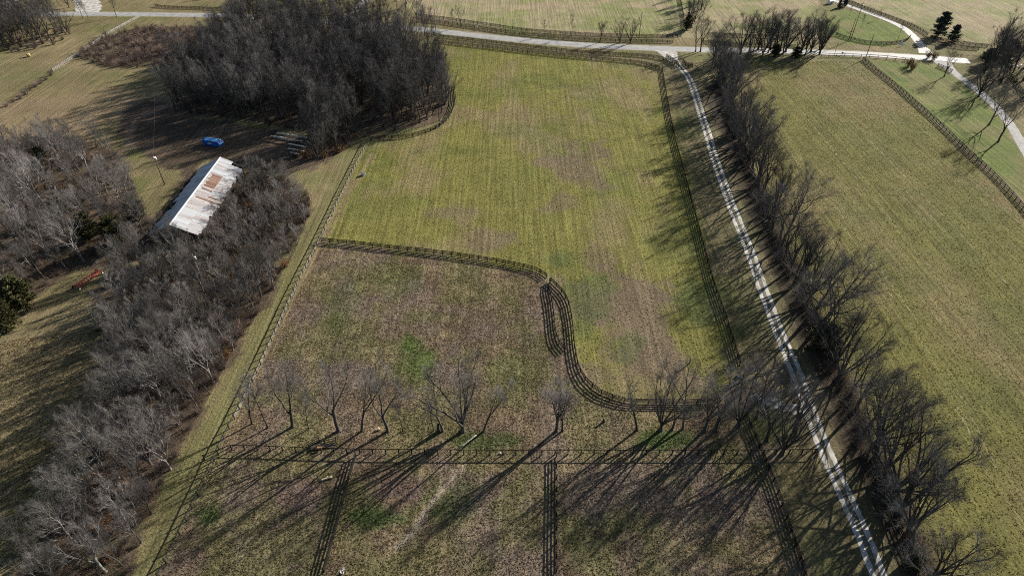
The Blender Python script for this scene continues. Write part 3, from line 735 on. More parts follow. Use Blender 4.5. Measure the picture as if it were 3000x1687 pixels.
# road-side singles
for px, k, h, lb in [((243, 53), 'forest1', 13, 'slim bare tree on the verge, first of three by the grey fence'), ((259, 53), 'forest2', 11, 'slim bare tree on the verge, middle of three by the grey fence'), ((343, 52), 'forest3', 15, 'slim bare tree on the verge closest to the grey fence end'),
                     ((1244, 106), 'forest0', 17, 'bare tree standing at the wood corner beside the tall utility pole'), ((1265, 108), 'forest2', 13, 'slender bare tree touching the tall utility pole'), ((1222, 68), 'open1', 12, 'bare tree on the far verge opposite the wood corner'),
                     ((1349, 80), 'open2', 10, 'round-headed bare tree on the verge between paired fences'), ((1325, 77), 'sapling0', 8, 'thin sapling beside the round-headed verge tree'),
                     ((1675, 106), 'sapling1', 10, 'pale thin sapling against the field fence'), ((1596, 104), 'sapling0', 7, 'wispy sapling at the paired fences'),
                     ((1757, 125), 'open3', 11, 'vase-shaped bare tree, first of the trio on the north verge'), ((1814, 127), 'fan0', 11.5, 'multi-stemmed bare tree, middle of the trio on the north verge'), ((1846, 129), 'fan1', 12, 'leaning bare tree, last of the trio on the north verge'),
                     ((2038, 152), 'open0', 15, 'twin-stemmed bare tree at the drive entrance'), ((2052, 152), 'open1', 17, 'tall bare tree at the drive entrance'),
                     ((2487, 49), 'sapling0', 5, 'small bare sapling on the loop lawn by the side drive'), ((2524, 81), 'sapling1', 6, 'bare sapling in the middle of the loop lawn'), ((2570, 58), 'sapling0', 5, 'staked sapling at the edge of the side drive'), ((2630, 118), 'sapling1', 7, 'curved bare sapling by the loop fence'),
                     ((2766, 225), 'open1', 12, 'bare tree on the bright lawn under the east drive mouth'), ((2866, 284), 'fan2', 15, 'bare tree astride the east drive edge'), ((2897, 366), 'wide1', 15, 'bare tree leaning over the east drive'), ((2924, 416), 'open2', 16, 'bare tree on the lawn lowest down the east drive')]:
    tree(k, at(*px), h, lb)
for x, y in scatter([(2160, 150), (2230, 140), (2400, 140), (2412, 160), (2300, 170), (2170, 168)], 22, 3.2, 17):
    tree(TR.choice(['fan0', 'fan1', 'open1', 'open2', 'wide0']), (x, y), TR.uniform(12, 18.5), 'bare tree in the clump on the road bank', 'trees of the road-bank clump', wide=1.25)
for x, y in scatter([(2010, 92), (2035, 96), (2060, 50), (2050, -20), (2010, -40)], 13, 3.2, 18):
    tree(TR.choice(['fan0', 'open3', 'forest1']), (x, y), TR.uniform(11, 15), 'bare tree in the hedgerow climbing the north field', 'hedgerow trees of the north field')
for x, y in scatter([(2850, 150), (2960, 130), (3080, 140), (3100, 280), (2960, 260), (2870, 215)], 26, 4.6, 19):
    tree(TR.choice(['fan0', 'open3', 'forest1', 'wide0']), (x, y), TR.uniform(12, 18), 'bare tree in the dark grove where the road ends', 'grove at the end of the road')
# row of trees at the foot of the main fields
ROW = [((738, 1240), 'slim1', 11, 'slim bare tree leaning towards the long fence'), ((785, 1252), 'sapling1', 12, 'thin leaning bare tree, second in the row from the long fence'), ((857, 1250), 'open1', 15, 'fork-trunked bare tree, third in the row from the long fence'), ((905, 1256), 'sapling0', 9, 'young sapling between two forked trees in the row'),
       ((992, 1262), 'open2', 17, 'stout bare tree with a low stub, beside the broken rack'), ((1060, 1262), 'slim0', 16, 'tall slanting bare tree just past the stout one'), ((1137, 1263), 'open0', 16, 'bushy-topped bare tree standing over the tan stone'), ((1180, 1262), 'sapling1', 8, 'slender sapling beside the bushy-topped tree'),
       ((1270, 1262), 'sapling0', 8, 'snapped and bent bare tree in the row'), ((1298, 1262), 'slim2', 15, 'straight grey bare tree next to the bent one'), ((1356, 1263), 'fan1', 17, 'many-stemmed bare tree, widest of the row'), ((1417, 1263), 'slim0', 13, 'thin dark bare tree beside the many-stemmed one'),
       ((1629, 1263), 'open3', 15, 'lone twisted bare tree above the straight cross fence'), ((1648, 1262), 'slim1', 13, 'straight companion stem to the lone twisted tree'), ((1866, 1260), 'slim0', 15, 'dark-trunked bare tree behind the curved fence, first of its cluster'), ((1935, 1259), 'fan2', 14, 'gnarled many-limbed bare tree behind the curved fence'),
       ((1968, 1258), 'slim2', 16, 'upright bare tree next to the gnarled one'), ((2000, 1256), 'slim0', 15, 'bare tree with leaning twin stems behind the curved fence'), ((2062, 1262), 'open1', 14, 'bare tree halfway from the curved fence to the gate'), ((2096, 1262), 'open2', 15, 'crooked bare tree one step nearer the gate'),
       ((2160, 1250), 'fan0', 15, 'spreading bare tree beside the gate opening'), ((2215, 1225), 'wide1', 12, 'sprawling pale bare tree over the gravel spur'), ((2245, 1290), 'open0', 15, 'bare tree rooted at the fence below the gravel spur'), ((2290, 1330), 'fan2', 15, 'thick bare tree cluster at the fence corner by the drive'), ((2330, 1275), 'open3', 14, 'bare tree overhanging the drive by the gravel spur')]
for px, k, h, lb in ROW:
    tree(k, at(*px), h * 1.12, lb, 'row of trees at the foot of the fields', pale='crown' if px[0] < 2200 else False)
# avenue beside the drive
ONES = ['', 'first', 'second', 'third', 'fourth', 'fifth', 'sixth', 'seventh', 'eighth', 'ninth', 'tenth', 'eleventh', 'twelfth', 'thirteenth', 'fourteenth', 'fifteenth', 'sixteenth', 'seventeenth', 'eighteenth', 'nineteenth']
def ordinal(n):
    if n < 20: return ONES[n]
    tens = ['', '', 'twent', 'thirt', 'fort', 'fift', 'sixt', 'sevent', 'eight'][n // 10]
    return tens + 'ieth' if n % 10 == 0 else tens + 'y-' + ONES[n % 10]
AV = [(2088, 175), (2110, 235), (2135, 310), (2165, 400), (2200, 500), (2240, 605), (2280, 705), (2320, 800), (2365, 900), (2415, 1010), (2465, 1120), (2515, 1240), (2570, 1370), (2630, 1510), (2700, 1690), (2760, 1850)]
av = resample(smooth_line(gp(AV), 2), 3.9)
for i, p in enumerate(av):
    k = TR.choice(['fan0', 'fan1', 'fan2', 'open0', 'open1', 'open3', 'open2', 'slim0', 'slim1', 'wide0'])
    tree(k, (p.x + TR.uniform(-1.1, 1.3), p.y + TR.uniform(-1.2, 1.2)), TR.uniform(14, 21) * (.88 if i < 8 else 1), f'bare tree, {ordinal(i + 1)} from the road in the line beside the gravel drive', 'line of trees beside the drive', lean=(TR.uniform(.06, .32), TR.uniform(-.1, .1)), wide=TR.uniform(1.0, 1.35))
tree('open3', at(2740, 1680), 11, 'low leaning bare tree with heavy limbs by the drive foot', lean=(.3, 0))

# ------------------------------------------------------------------ evergreens and shrubs
def needles(seed, H, rad, n, size, conical=1.0):
    rng = np.random.default_rng(seed); nb = 64; per = n // nb
    C = []; O = []
    for i in range(nb):
        t = (i + rng.random()) / nb
        prof = (1 - t) ** .75 * conical + (1 - conical) * math.sqrt(max(0, 1 - (2 * t - 1) ** 2))
        az = i * 2.4 + rng.normal(0, .3); L_ = rad * prof * rng.uniform(.55, 1.35) + .15
        d = np.array([math.cos(az), math.sin(az), rng.uniform(-.05, .5)])
        u = rng.random(per) ** .6
        c = np.array([0, 0, H * (.05 + .93 * t)]) + d * (u * L_)[:, None] + rng.normal(0, 1, (per, 3)) * (.08 + .14 * L_ * (1 - .5 * u))[:, None] * np.array([1, 1, .6])
        C.append(c); O.append(np.tile(d + np.array([0, 0, .25]), (per, 1)))
    c = np.concatenate(C); out = np.concatenate(O) + rng.normal(0, .5, (len(c), 3)); n = len(c); c[:, 2] = np.maximum(c[:, 2], .1)
    out /= np.linalg.norm(out, axis=1)[:, None]
    side = np.cross(out, rng.normal(0, 1, (n, 3))); side /= np.linalg.norm(side, axis=1)[:, None]
    L_ = size * (.5 + .9 * rng.random(n))[:, None]
    v = np.stack([c - side * L_ * .22, c + side * L_ * .22, c + out * L_, c + out * L_ * .3 + np.cross(out, side) * L_ * .22], 1).reshape(-1, 3)
    b = (np.arange(n) * 4)[:, None]
    return v, [np.concatenate([b + np.array([[0, 1, 2]]), b + np.array([[0, 3, 2]])], 0)]
def stem_mesh(H, r, mat):
    return MB().tube([(0, 0, -.2), (.03, .02, H * .4), (0, .05, H * .9)], [r, r * .7, r * .15], 7).mesh('trunk', mat, True)
CED = [(stem_mesh(7, .16, M['bark']), mesh_np('crown', *needles(i, 7, 2.1, 6400, .36, .55), M['cedar'])) for i in range(3)]
PIN = [(stem_mesh(8, .18, M['bark']), mesh_np('crown', *needles(20 + i, 8, 2.6, 6400, .42, .65), M['pine'])) for i in range(2)]
def evergreen(i, p, h, label, group=None, pine=False, wide=1.0):
    a, b = (PIN if pine else CED)[i % (2 if pine else 3)]; s = h / (8 if pine else 7)
    root = thing('evergreen_tree', label, 'evergreen', (p[0], p[1], 0), TR.uniform(0, 6), group); root.scale = (s * wide, s * wide, s)
    link('trunk', a, root); link('crown', b, root)
for n, (px, h, wd, lb) in enumerate([((350, 720), 9, 1.3, 'largest dark cedar in the grove west of the barn'), ((265, 700), 8, 1.3, 'dark cedar beside the largest cedar west of the barn'), ((405, 640), 7, 1.1, 'olive-green cedar closest to the barn gable'), ((180, 640), 7, 1.1, 'dark cedar deep in the western grove'),
                                      ((75, 900), 9, 1.3, 'big dark cedar at the meadow edge near the red implement'), ((20, 960), 8, 1.2, 'dark cedar at the outermost edge of the western grove'), ((130, 480), 6, 1.0, 'small cedar among bare trees above the grove'),
                                      ((2408, 1022), 7, 1.7, 'broad black cedar crowding the gravel drive'), ((2142, 400), 5, 1.5, 'dark cedar in the upper tree line beside the drive'), ((2590, 1425), 4, 1.3, 'dark cedar low in the tree line beside the lower drive'), ((2665, 1660), 4, 1.3, 'dark cedar at the very foot of the drive tree line'),
                                      ((2112, 245), 4.5, 1.4, 'dark cedar in the tree line just below the road'), ((1010, 330), 10, 1.2, 'cedar hidden inside the dense wood'), ((2270, 165), 5, 1.7, 'low dark evergreen under the road-bank clump'), ((2330, 168), 4.5, 1.6, 'round dark evergreen at the road-bank clump edge'),
                                      ((2013, 88), 7, 1.1, 'cedar in the north hedgerow'), ((2890, 190), 7, 1.5, 'dark cedar where the road ends'), ((2950, 170), 8, 1.5, 'dark cedar in the grove where the road ends'), ((840, 15), 7, 1.2, 'cedar across the road from the wood')]):
    evergreen(n, at(*px), h, lb, None, False, wd)
evergreen(0, at(2748, 106), 11, 'larger blue-green pine behind the upper fence', None, True)
evergreen(1, at(2789, 122), 7.5, 'smaller blue-green pine behind the upper fence', None, True)
evergreen(1, at(2458, 24), 4, 'small dark conifer on the loop lawn', None, True); evergreen(0, at(2474, 20), 4.5, 'small conifer at the bend of the side drive', None, True)

def gen_bush(seed, H, n, leaves=0, spread=.8):
    rnd = random.Random(seed); a = []; b = []; lv = []
    for i in range(n):
        az = rnd.uniform(0, 6.28); an = rnd.uniform(.05, spread); L_ = H * rnd.uniform(.55, 1.1)
        p = Vector((rnd.gauss(0, .25), rnd.gauss(0, .25), -.05)); d = Vector((math.cos(az) * math.sin(an), math.sin(az) * math.sin(an), math.cos(an)))
        m = p + d * L_ * .5; d2 = (d + Vector((rnd.gauss(0, .2), rnd.gauss(0, .2), .1))).normalized(); e = m + d2 * L_ * .5
        a.append((*p, *m, .022, .015)); b.append((*m, *e, .015, 0))
        for k in range(9):
            t = rnd.uniform(.25, 1); q = p.lerp(m, t * 2) if t < .5 else m.lerp(e, t * 2 - 1)
            dd = (d2 + Vector((rnd.gauss(0, .7), rnd.gauss(0, .7), rnd.gauss(.1, .5)))).normalized(); ll = rnd.uniform(.3, .8) * H * .33
            b.append((*q, *(q + dd * ll), .009, 0))
            for j in range(leaves):
                s = q + dd * ll * rnd.random(); lv.append((s, Vector((rnd.gauss(0, 1), rnd.gauss(0, 1), rnd.gauss(0, 1))).normalized(), Vector((rnd.gauss(0, 1), rnd.gauss(0, 1), rnd.gauss(0, 1))).normalized()))
    st = join_np([tubes_np(a, 4), spikes_np(b)])
    lf = None
    if lv:
        v = []; f = []
        for s, u, w_ in lv:
            k = len(v); z = .085; v += [s - u * z, s + w_ * z * .6, s + u * z, s - w_ * z * .6]; f.append((k, k + 1, k + 2, k + 3))
        lf = (np.array([tuple(q) for q in v]), [np.array(f)])
    return st, lf
M['bush'] = mat_noise('shrub_stems', (.075, .058, .048), (.15, .115, .098), 2, .9, rand=.3)
M['bush_red'] = mat_noise('reddish_shrub_stems', (.125, .090, .075), (.235, .175, .15), 2, .9, rand=.4)
BUSH = []
for i in range(4):
    st, lf = gen_bush(600 + i, 2.6, 60, 0, .75); BUSH.append((mesh_np('stems', *st, M['bush']), None))
for i in range(2):
    st, lf = gen_bush(620 + i, 2.4, 40, 4, .75); BUSH.append((mesh_np('stems', *st, M['bush']), mesh_np('leaves', *lf, M['leaf_brown'])))
BUSH_RED = [recolour(st, M['bush_red']) for st, lf in BUSH]
def bush(i, p, h, label, group, red=False, wide=1.0):
    st, lf = BUSH[i]; s = h / 2.6
    root = thing('shrub', label, 'shrub', (p[0], p[1], 0), TR.uniform(0, 6.28), group); root.scale = (s * wide, s * wide, s)
    link('stems', BUSH_RED[i] if red else st, root)
    if lf: link('leaves', lf, root)
for x, y in scatter(BARN_WOOD, 84, 2.6, 31, near_barn):
    bush(TR.randrange(4), (x, y), TR.uniform(1.8, 3.4), 'leafless shrub in the scrub strip between the barn and the long fence', 'scrub around the barn', TR.random() < .5, 1.2)
for x, y in scatter(BARN_WOOD, 26, 5, 32, near_barn):
    bush(4 + TR.randrange(2), (x, y), TR.uniform(1.8, 3.2), 'shrub still holding rusty dead leaves in the scrub by the barn', 'rusty-leaved shrubs', False, 1.2)
for x, y in scatter(WEST_WOOD, 44, 3.2, 33, near_barn):
    bush(TR.choice([0, 1, 2, 3, 4]), (x, y), TR.uniform(1.6, 3), 'shrub in the undergrowth of the grove west of the barn', 'undergrowth of the west grove', TR.random() < .4, 1.2)
TH = []
for x, y in scatter(THICKET, 12, 5, 34):
    bush(TR.choice([0, 1, 2, 3]), (x, y), TR.uniform(2.2, 4.2), 'reddish leafless shrub in the big thicket beside the grey fence', 'shrubs of the big thicket', True, 1.35)
TH = [o for o in bpy.data.objects if o.get('group') == 'shrubs of the big thicket'][:4]
mass('thicket', 'big rust-brown thicket of leafless brush beside the grey fence', 'thicket', scatter(THICKET, 230, 1.7, 35), TH, (1.8, 3.6), 2.6, 5)
for px in [(150, 222), (135, 235), (120, 245), (105, 255), (90, 265), (75, 278), (60, 290), (40, 300), (20, 312)]:
    bush(TR.randrange(4), at(*px), TR.uniform(1.8, 3), 'shrub of the ragged hedge continuing the grey fence', 'ragged hedge shrubs', True, 1.3)
for p in resample(smooth_line(gp(AV[1:]), 2), 2.35):
    bush(TR.randrange(4), (p.x + TR.uniform(-2.2, .8), p.y), TR.uniform(1.8, 3.6), 'dark tangled shrub beneath the line of trees by the drive', 'brush under the drive trees', False, 1.1)
for x, y in scatter([(870, 470), (960, 470), (1010, 440), (1080, 395), (960, 420), (880, 440)], 16, 2.2, 36):
    bush(TR.choice([0, 1, 4, 5]), (x, y), TR.uniform(1.6, 3), 'shrub on the dark bank at the wood corner', 'bank shrubs at the wood corner', False, 1.2)
for px in [(2718, 172), (2735, 176), (2660, 195), (2672, 205)]:
    bush(4, at(*px), 4.0, 'shrub with withered leaves between road and bright lawn', 'withered lawn-side shrubs', False, .9)
for x, y in scatter([(2850, 190), (2990, 170), (3080, 300), (2960, 270), (2880, 230)], 14, 2.8, 38):
    bush(TR.randrange(5), (x, y), TR.uniform(1.6, 3), 'dark shrub in the grove where the road ends', 'brush of the end grove', False, 1.3)

WB = [o for o in bpy.data.objects if o.get('group') == 'brush under the drive trees'][:4]
mass('wood_understorey', 'dark leafless understorey brush inside the dense wood', 'undergrowth', scatter(WOOD, 480, 2.0, 39), WB, (1.6, 4.4), 2.6, 9)
mass('lane_understorey', 'dark leafless brush under the clump by the road above the hay bale', 'undergrowth', scatter([(-60, 60), (150, 72), (215, 95), (190, 125), (100, 145), (-60, 165)], 90, 2.6, 40), WB, (1.8, 4.2), 2.6, 10)
mass('barn_brush', 'grey-brown leafless brush filling the strip below and beside the barn', 'undergrowth', scatter(BARN_WOOD, 300, 1.9, 43, near_barn) + [(-99.6 + random.Random(i).uniform(-1.2, .8), 139 + i * .95) for i in range(40)], WB[:2] + TH[:2], (1.4, 3.4), 2.6, 11)
mass('west_brush', 'brown leafless brush filling the grove west of the barn', 'undergrowth', scatter(WEST_WOOD, 240, 2.2, 44, near_barn), WB[:2] + TH[:2], (1.4, 3.2), 2.6, 12)
# low undergrowth of the woods: uncountable stems
def undergrowth(poly, n, hmin, hmax, c1, c2, seed, avoid=None):
    rng = np.random.default_rng(seed); g = np.array(gp(poly)); lo, hi = g.min(0), g.max(0)
    p = lo + rng.random((n * 3, 2)) * (hi - lo); p = p[inpoly(p[:, 0], p[:, 1], [tuple(q) for q in g])][:n]
    if avoid is not None: p = p[[not avoid(a, b) for a, b in p]]
    clump = fbm(p[:, 0], p[:, 1], 6, seed); p = p[clump > .38]; m = len(p)
    h = hmin + (hmax - hmin) * rng.random(m)
    p0 = np.concatenate([p, np.zeros((m, 1)) - .03], 1); p1 = p0 + np.stack([rng.normal(0, .45, m) * h, rng.normal(0, .45, m) * h, h], 1)
    v, t = spikes_np(np.concatenate([p0, p1, np.full((m, 1), .014), np.zeros((m, 1))], 1))
    f = rng.random((m, 1)); c = np.repeat(np.array(c1) * (1 - f) + np.array(c2) * f, 4, 0)
    tag(link('undergrowth', mesh_np('undergrowth', v, [t], M['brush'], False, c)), 'low tangled leafless undergrowth on the wood floor', 'undergrowth', None, 'stuff')
undergrowth(WOOD, 26000, .4, 1.6, (.08, .06, .05), (.17, .13, .11), 1)
undergrowth(BARN_WOOD, 70000, .4, 2.2, (.10, .07, .05), (.24, .17, .13), 2, near_barn)
undergrowth(WEST_WOOD, 40000, .4, 2.0, (.10, .075, .05), (.23, .17, .12), 3, near_barn)
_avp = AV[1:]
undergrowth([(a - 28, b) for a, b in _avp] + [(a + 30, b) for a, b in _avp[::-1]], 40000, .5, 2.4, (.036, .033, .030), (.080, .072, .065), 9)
undergrowth(THICKET, 22000, .8, 2.4, (.15, .09, .075), (.27, .185, .15), 4)

# grass: tufts over the pastures, one object
def tufts(poly, n, h, seed, wd=.07):
    rng = np.random.default_rng(seed); g = np.array(gp(poly)); lo, hi = g.min(0), g.max(0)
    p = lo + rng.random((int(n * 2.2), 2)) * (hi - lo); p = p[inpoly(p[:, 0], p[:, 1], [tuple(q) for q in g])][:n]
    ok = dist_line(p[:, 0], p[:, 1], gd) > 1.5
    ok &= (fbm(p[:, 0], p[:, 1], 1.4, seed + 5) > .15 + .4 * rng.random(len(p)))
    p = p[ok]; m = len(p); k = 3
    c0 = albedo(p[:, 0], p[:, 1]) * (1.0 + .5 * rng.random((m, 1)))
    hh = h * (.5 + rng.random(m))
    vs_ = []
    for b in range(k):
        az = rng.random(m) * 6.283; s = np.stack([np.cos(az), np.sin(az), 0 * az], 1) * (wd * (1 + rng.random(m)))[:, None]
        c = np.concatenate([p + rng.normal(0, .06, (m, 2)), np.zeros((m, 1))], 1)
        tip = c + np.stack([rng.normal(0, .5, m) * hh, rng.normal(0, .5, m) * hh, hh], 1)
        vs_.append(np.stack([c - s, c + s, tip], 1))
    v = np.concatenate(vs_, 0).reshape(-1, 3); t = np.arange(len(v)).reshape(-1, 3)
    cc = np.tile(np.repeat(c0, 3, 0), (k, 1))
    return v, t, cc
T = [tufts(LOW_FIELD, 130000, .10, 41, .055), tufts(MAIN_FIELD, 60000, .10, 42, .06), tufts(EAST_FIELD, 60000, .10, 43, .06),
     tufts([(0, 1000), (300, 960), (380, 1050), (300, 1320), (150, 1560), (60, 1700), (-400, 1700)], 24000, .13, 44, .06)]
vv = np.concatenate([t[0] for t in T]); off = np.cumsum([0] + [len(t[0]) for t in T[:-1]])
tt = np.concatenate([t[1] + o for t, o in zip(T, off)]); cc = np.concatenate([t[2] for t in T])
tag(link('pasture_grass', mesh_np('pasture_grass', vv, [tt], M['grass'], False, cc)), 'short winter pasture grass in tufts over the fields', 'grass', None, 'stuff')

# ------------------------------------------------------------------ barn
def barn():
    x0, y0, y1 = BARN; RZ, EZ, HW = 6.0, 2.7, 6.9
    Ln = y1 - y0
    root = thing('barn', 'old barn with ragged galvanised tin roof streaked with rust', 'barn', (x0, (y0 + y1) / 2, 0))
    sl_ = math.atan2(RZ - EZ, HW); L_ = math.hypot(RZ - EZ, HW)
    rnd = random.Random(3)
    # walls
    for s in (-1, 1):
        b = MB(); n = int(Ln / .3)
        for i in range(n):
            b.box((s * (HW - .55) + rnd.uniform(-.01, .01), -Ln / 2 + .3 + i * (Ln - .6) / n, 1.22), (.04, .26, 2.44 - rnd.random() * .2))
        b.build('side_wall', M['wood'], root)
    for s in (-1, 1):
        b = MB(); n = 44
        for i in range(n):
            xx = -HW + .7 + i * (2 * HW - 1.4) / (n - 1)
            if abs(xx) < 1.9: lo = 3.1
            else: lo = 0
            hi_ = RZ - .25 - abs(xx) * (RZ - EZ) / HW
            b.box((xx, s * (Ln / 2 - .5), (lo + hi_) / 2), (.24, .04, hi_ - lo))
        b.build('gable_wall', M['wood'], root)
        MB().box((0, s * (Ln / 2 - .62), 1.52), (3.5, .06, 3.04)).build('door', M['wood'], root)
    # rafters
    rf = MB().box((L_ / 2, 0, -.12), (L_, .07, .16)).mesh('rafter', M['fence_grey'])
    for i in range(20):
        yy = -Ln / 2 + .35 + i * (Ln - .7) / 19
        for s in (-1, 1):
            o = link('rafter', rf, root, (0, yy, RZ), (0, sl_, 0 if s > 0 else math.pi))
    # sheets: lower and upper course on both slopes
    W_ = .92; n = int(Ln / W_)
    def sheet(mat):
        v = []; f = []; k = 12
        for i in range(k + 1):
            y = i / k * 1.03 - .5; z = .018 if i % 2 else -.018
            v += [(0, y, z), (.5, y, z + .006), (1, y, z)]
        for i in range(k):
            for j in range(2): f.append((i * 3 + j, i * 3 + j + 1, i * 3 + 4 + j, i * 3 + 3 + j))
        me = bpy.data.meshes.new('roof_sheet'); me.from_pydata(v, [], f); me.update(); me.materials.append(mat); return me
    S = {k: sheet(M[k]) for k in ('roof_clean', 'roof_streak', 'roof_rust')}
    for s in (-1, 1):
        for i in range(n):
            yy = -Ln / 2 + (i + .5) * Ln / n
            fr = i / n                                   # 0 = south gable, 1 = north end
            for c in (0, 1):                             # upper, lower course
                if s > 0:
                    if c == 1 and fr > .93: continue
                    if c == 0: k = 'roof_rust' if (.50 < fr < .74 and rnd.random() < .93) or (.30 < fr < .44 and rnd.random() < .4) else ('roof_streak' if .26 < fr < .48 or rnd.random() < .25 else 'roof_clean')
                    else: k = 'roof_streak' if rnd.random() < .62 else 'roof_clean'
                    if c == 1 and .30 < fr < .46 and rnd.random() < .35: k = 'roof_rust'
                else: k = 'roof_streak' if rnd.random() < .55 else 'roof_clean'
                a = 0 if c == 0 else L_ * .5 - .12
                if k == 'roof_rust' and c == 0: link('roof_sheet', S['roof_streak'], root, (math.sin(sl_) * .085, yy, RZ + math.cos(sl_) * .085), (0, sl_, 0), (L_ * rnd.uniform(.10, .2), Ln / n, 1))
                ln = L_ * .5 + .1 if c == 0 else L_ * .5 + .35 + rnd.choice((0, 0, -.25, -.5, rnd.uniform(-.9, .25)))
                if s < 0 and c == 1 and .30 < fr < .42: ln *= .55
                z = .075 if c == 0 else .035
                z += rnd.uniform(-.008, .008)
                px_ = math.cos(sl_) * a * s + math.sin(sl_) * z * s; pz = RZ - math.sin(sl_) * a + math.cos(sl_) * z
                link('roof_sheet', S[k], root, (px_, yy, pz), (rnd.uniform(-.008, .008), sl_ + rnd.uniform(-.012, .004) * (c == 1), 0 if s > 0 else math.pi), (ln, Ln / n, 1))
    b = MB()
    for s in (-1, 1): b.box((s * .16, 0, RZ + .075), (.36, Ln + .1, .012), None)
    v = [(-.33, -Ln / 2, RZ - .02), (0, -Ln / 2, RZ + .14), (.33, -Ln / 2, RZ - .02), (-.33, Ln / 2, RZ - .02), (0, Ln / 2, RZ + .14), (.33, Ln / 2, RZ - .02)]
    rc = MB(); rc.add(v, [(0, 1, 4, 3), (1, 2, 5, 4)]); rc.add([(a, b_, c - .01) for a, b_, c in v], [(3, 4, 1, 0), (4, 5, 2, 1)])
    rc.build('ridge_cap', M['roof_clean'], root)
barn()

# ------------------------------------------------------------------ blue container
p = at(627, 425)
t = thing('waste_container', 'blue open-top waste container under a blue tarp coloured as sunlit in the dark yard', 'container', p, R(-14))
b = MB(); Lh, Wh, Hh = 3.4, 1.2, 2.0
bot = [(-Lh + .25, -Wh + .1, .18), (Lh - .35, -Wh + .1, .18), (Lh - .35, Wh - .1, .18), (-Lh + .25, Wh - .1, .18)]; top = [(-Lh, -Wh, Hh), (Lh - .9, -Wh, Hh), (Lh - .9, Wh, Hh), (-Lh, Wh, Hh)]
b.add(bot + top + [(Lh, -Wh, 1.0), (Lh, Wh, 1.0)], [(3, 2, 1, 0), (0, 1, 8, 5, 4), (2, 3, 7, 6, 9), (3, 0, 4, 7), (1, 2, 9, 8), (8, 9, 6, 5)])
b.build('body', M['blue'], t)
for s in (-1, 1):
    MB().box((-.45, s * (Wh + .03), Hh - .06), (2 * Lh - .95, .09, .13)).build('rim', M['blue'], t)
    for k in range(6):
        MB().box((-Lh + .7 + k * .85, s * (Wh + .012), 1.06), (.10, .11, 1.72)).build('rib', M['blue'], t)
    MB().box((-.2, s * .75, .09), (5.6, .12, .18)).build('skid', M['fence'], t)
MB().box((-.4, -Wh - .085, 1.15), (1.6, .02, .5)).build('label_panel', M['label'], t)
v = []; f = []; rn = random.Random(4)
for i in range(11):
    for j in range(6):
        x = -Lh + .7 + i * (2 * Lh - 1.75) / 10; y = -Wh + .02 + j * (2 * Wh - .04) / 5
        v.append((x, y, Hh + .02 + .28 * math.sin(j / 5 * math.pi) + rn.uniform(-.05, .09)))
for i in range(10):
    for j in range(5): f.append((i * 6 + j, i * 6 + j + 1, i * 6 + j + 7, i * 6 + j + 6))
b = MB(); b.add(v, f)
b.add([(Lh - 1.02, -Wh, Hh + .03), (Lh - 1.02, Wh, Hh + .03), (Lh + .04, Wh, 1.05), (Lh + .04, -Wh, 1.05)], [(0, 1, 2, 3)])
b.build('tarp', M['tarp'], t, smooth=True)

# poles on bunks at the wood edge
for n, (a, c, lb) in enumerate([((814, 399), (905, 414), 'long pale pole, farthest of the stacked poles by the wood'), ((796, 408), (887, 424), 'long pale pole, second of the stacked poles by the wood'), ((847, 431), (898, 441), 'shorter pale pole, third in the stack by the wood'), ((847, 445), (893, 454), 'shorter pale pole, fourth in the stack by the wood'), ((854, 457), (879, 462), 'shortest pale pole, last in the stack by the wood')]):
    A0, B0 = at(*a), at(*c); d = B0 - A0; mid = (A0 + B0) / 2
    t = thing('stacked_pole', lb, 'pole', (mid.x, mid.y, 0), math.atan2(d.y, d.x), 'stacked poles'); h = d.length / 2
    MB().tube([(-h, 0, 1.25), (-h * .3, .03, 1.28), (h * .4, -.02, 1.24), (h, 0, 1.25)], [.24, .23, .22, .19], 9).build('pole', M['log_sunlit'], t, smooth=True)
    for s in (-.6, .6): MB().box((h * s, 0, .54), (.25, .5, 1.08)).build('bunk', M['wood'], t)

# ------------------------------------------------------------------ utility poles
def pole(px, h, label, arm=True, lamp=False, drum=False, pale=False, r=.15, rz=.5):
    p = at(*px); t = thing('utility_pole', label, 'utility pole', p, rz)
    MB().tube([(0, 0, -.3), (0, 0, h * .5), (0, 0, h)], [r, r * .85, r * .65], 10).build('mast', M['pole_grey' if pale else 'pole'], t, smooth=True)
    if arm:
        MB().box((0, .12, h - .55), (2.3, .1, .12)).build('crossarm', M['pole'], t)
        for s in (-1.05, -.4, .4, 1.05): MB().tube([(s, .12, h - .49), (s, .12, h - .3)], [.05, .035], 7).build('insulator', M['metal'], t)
    if lamp:
        MB().tube([(0, 0, h - .8), (0, -.5, h - .55), (0, -.9, h - .55)], .035, 6).build('bracket', M['metal'], t)
        MB().tube([(0, -.9, h - .62), (0, -.9, h - .86), (0, -.9, h - 1.0)], [.1, .24, .27], 10).build('lamp_head', M['white'], t, smooth=True)
    if drum:
        MB().tube([(.3, 0, h - 2.0), (.3, 0, h - 1.95), (.3, 0, h - 1.15), (.3, 0, h - 1.08)], [.2, .27, .27, .2], 12).build('transformer', M['white'], t, smooth=True)
    return Vector((p.x, p.y, h - .3))
W1 = pole((483, 541), 10.5, 'dark utility pole with a white yard lamp beside the barn', False, True, True)
W2 = pole((472, 242), 9.5, 'bare dark pole on the slope at the dense wood edge', False)
W3 = pole((1278, 104), 17, 'tall sun-bleached utility pole at the wood corner by the road', True, False, False, True, .18)
W3b = pole((1283, 75), 12, 'slim bleached pole across the road from the tall one', False, False, False, True, .11)
W4 = pole((1872, 110), 11.5, 'dark utility pole with pale cap at the north fences', False, True)
W5 = pole((2492, 119), 17, 'tall dark utility pole with transformer on the loop lawn', True, False, True)
W6 = pole((2486, 119), 10.5, 'shorter dark pole standing close against the transformer pole', False)
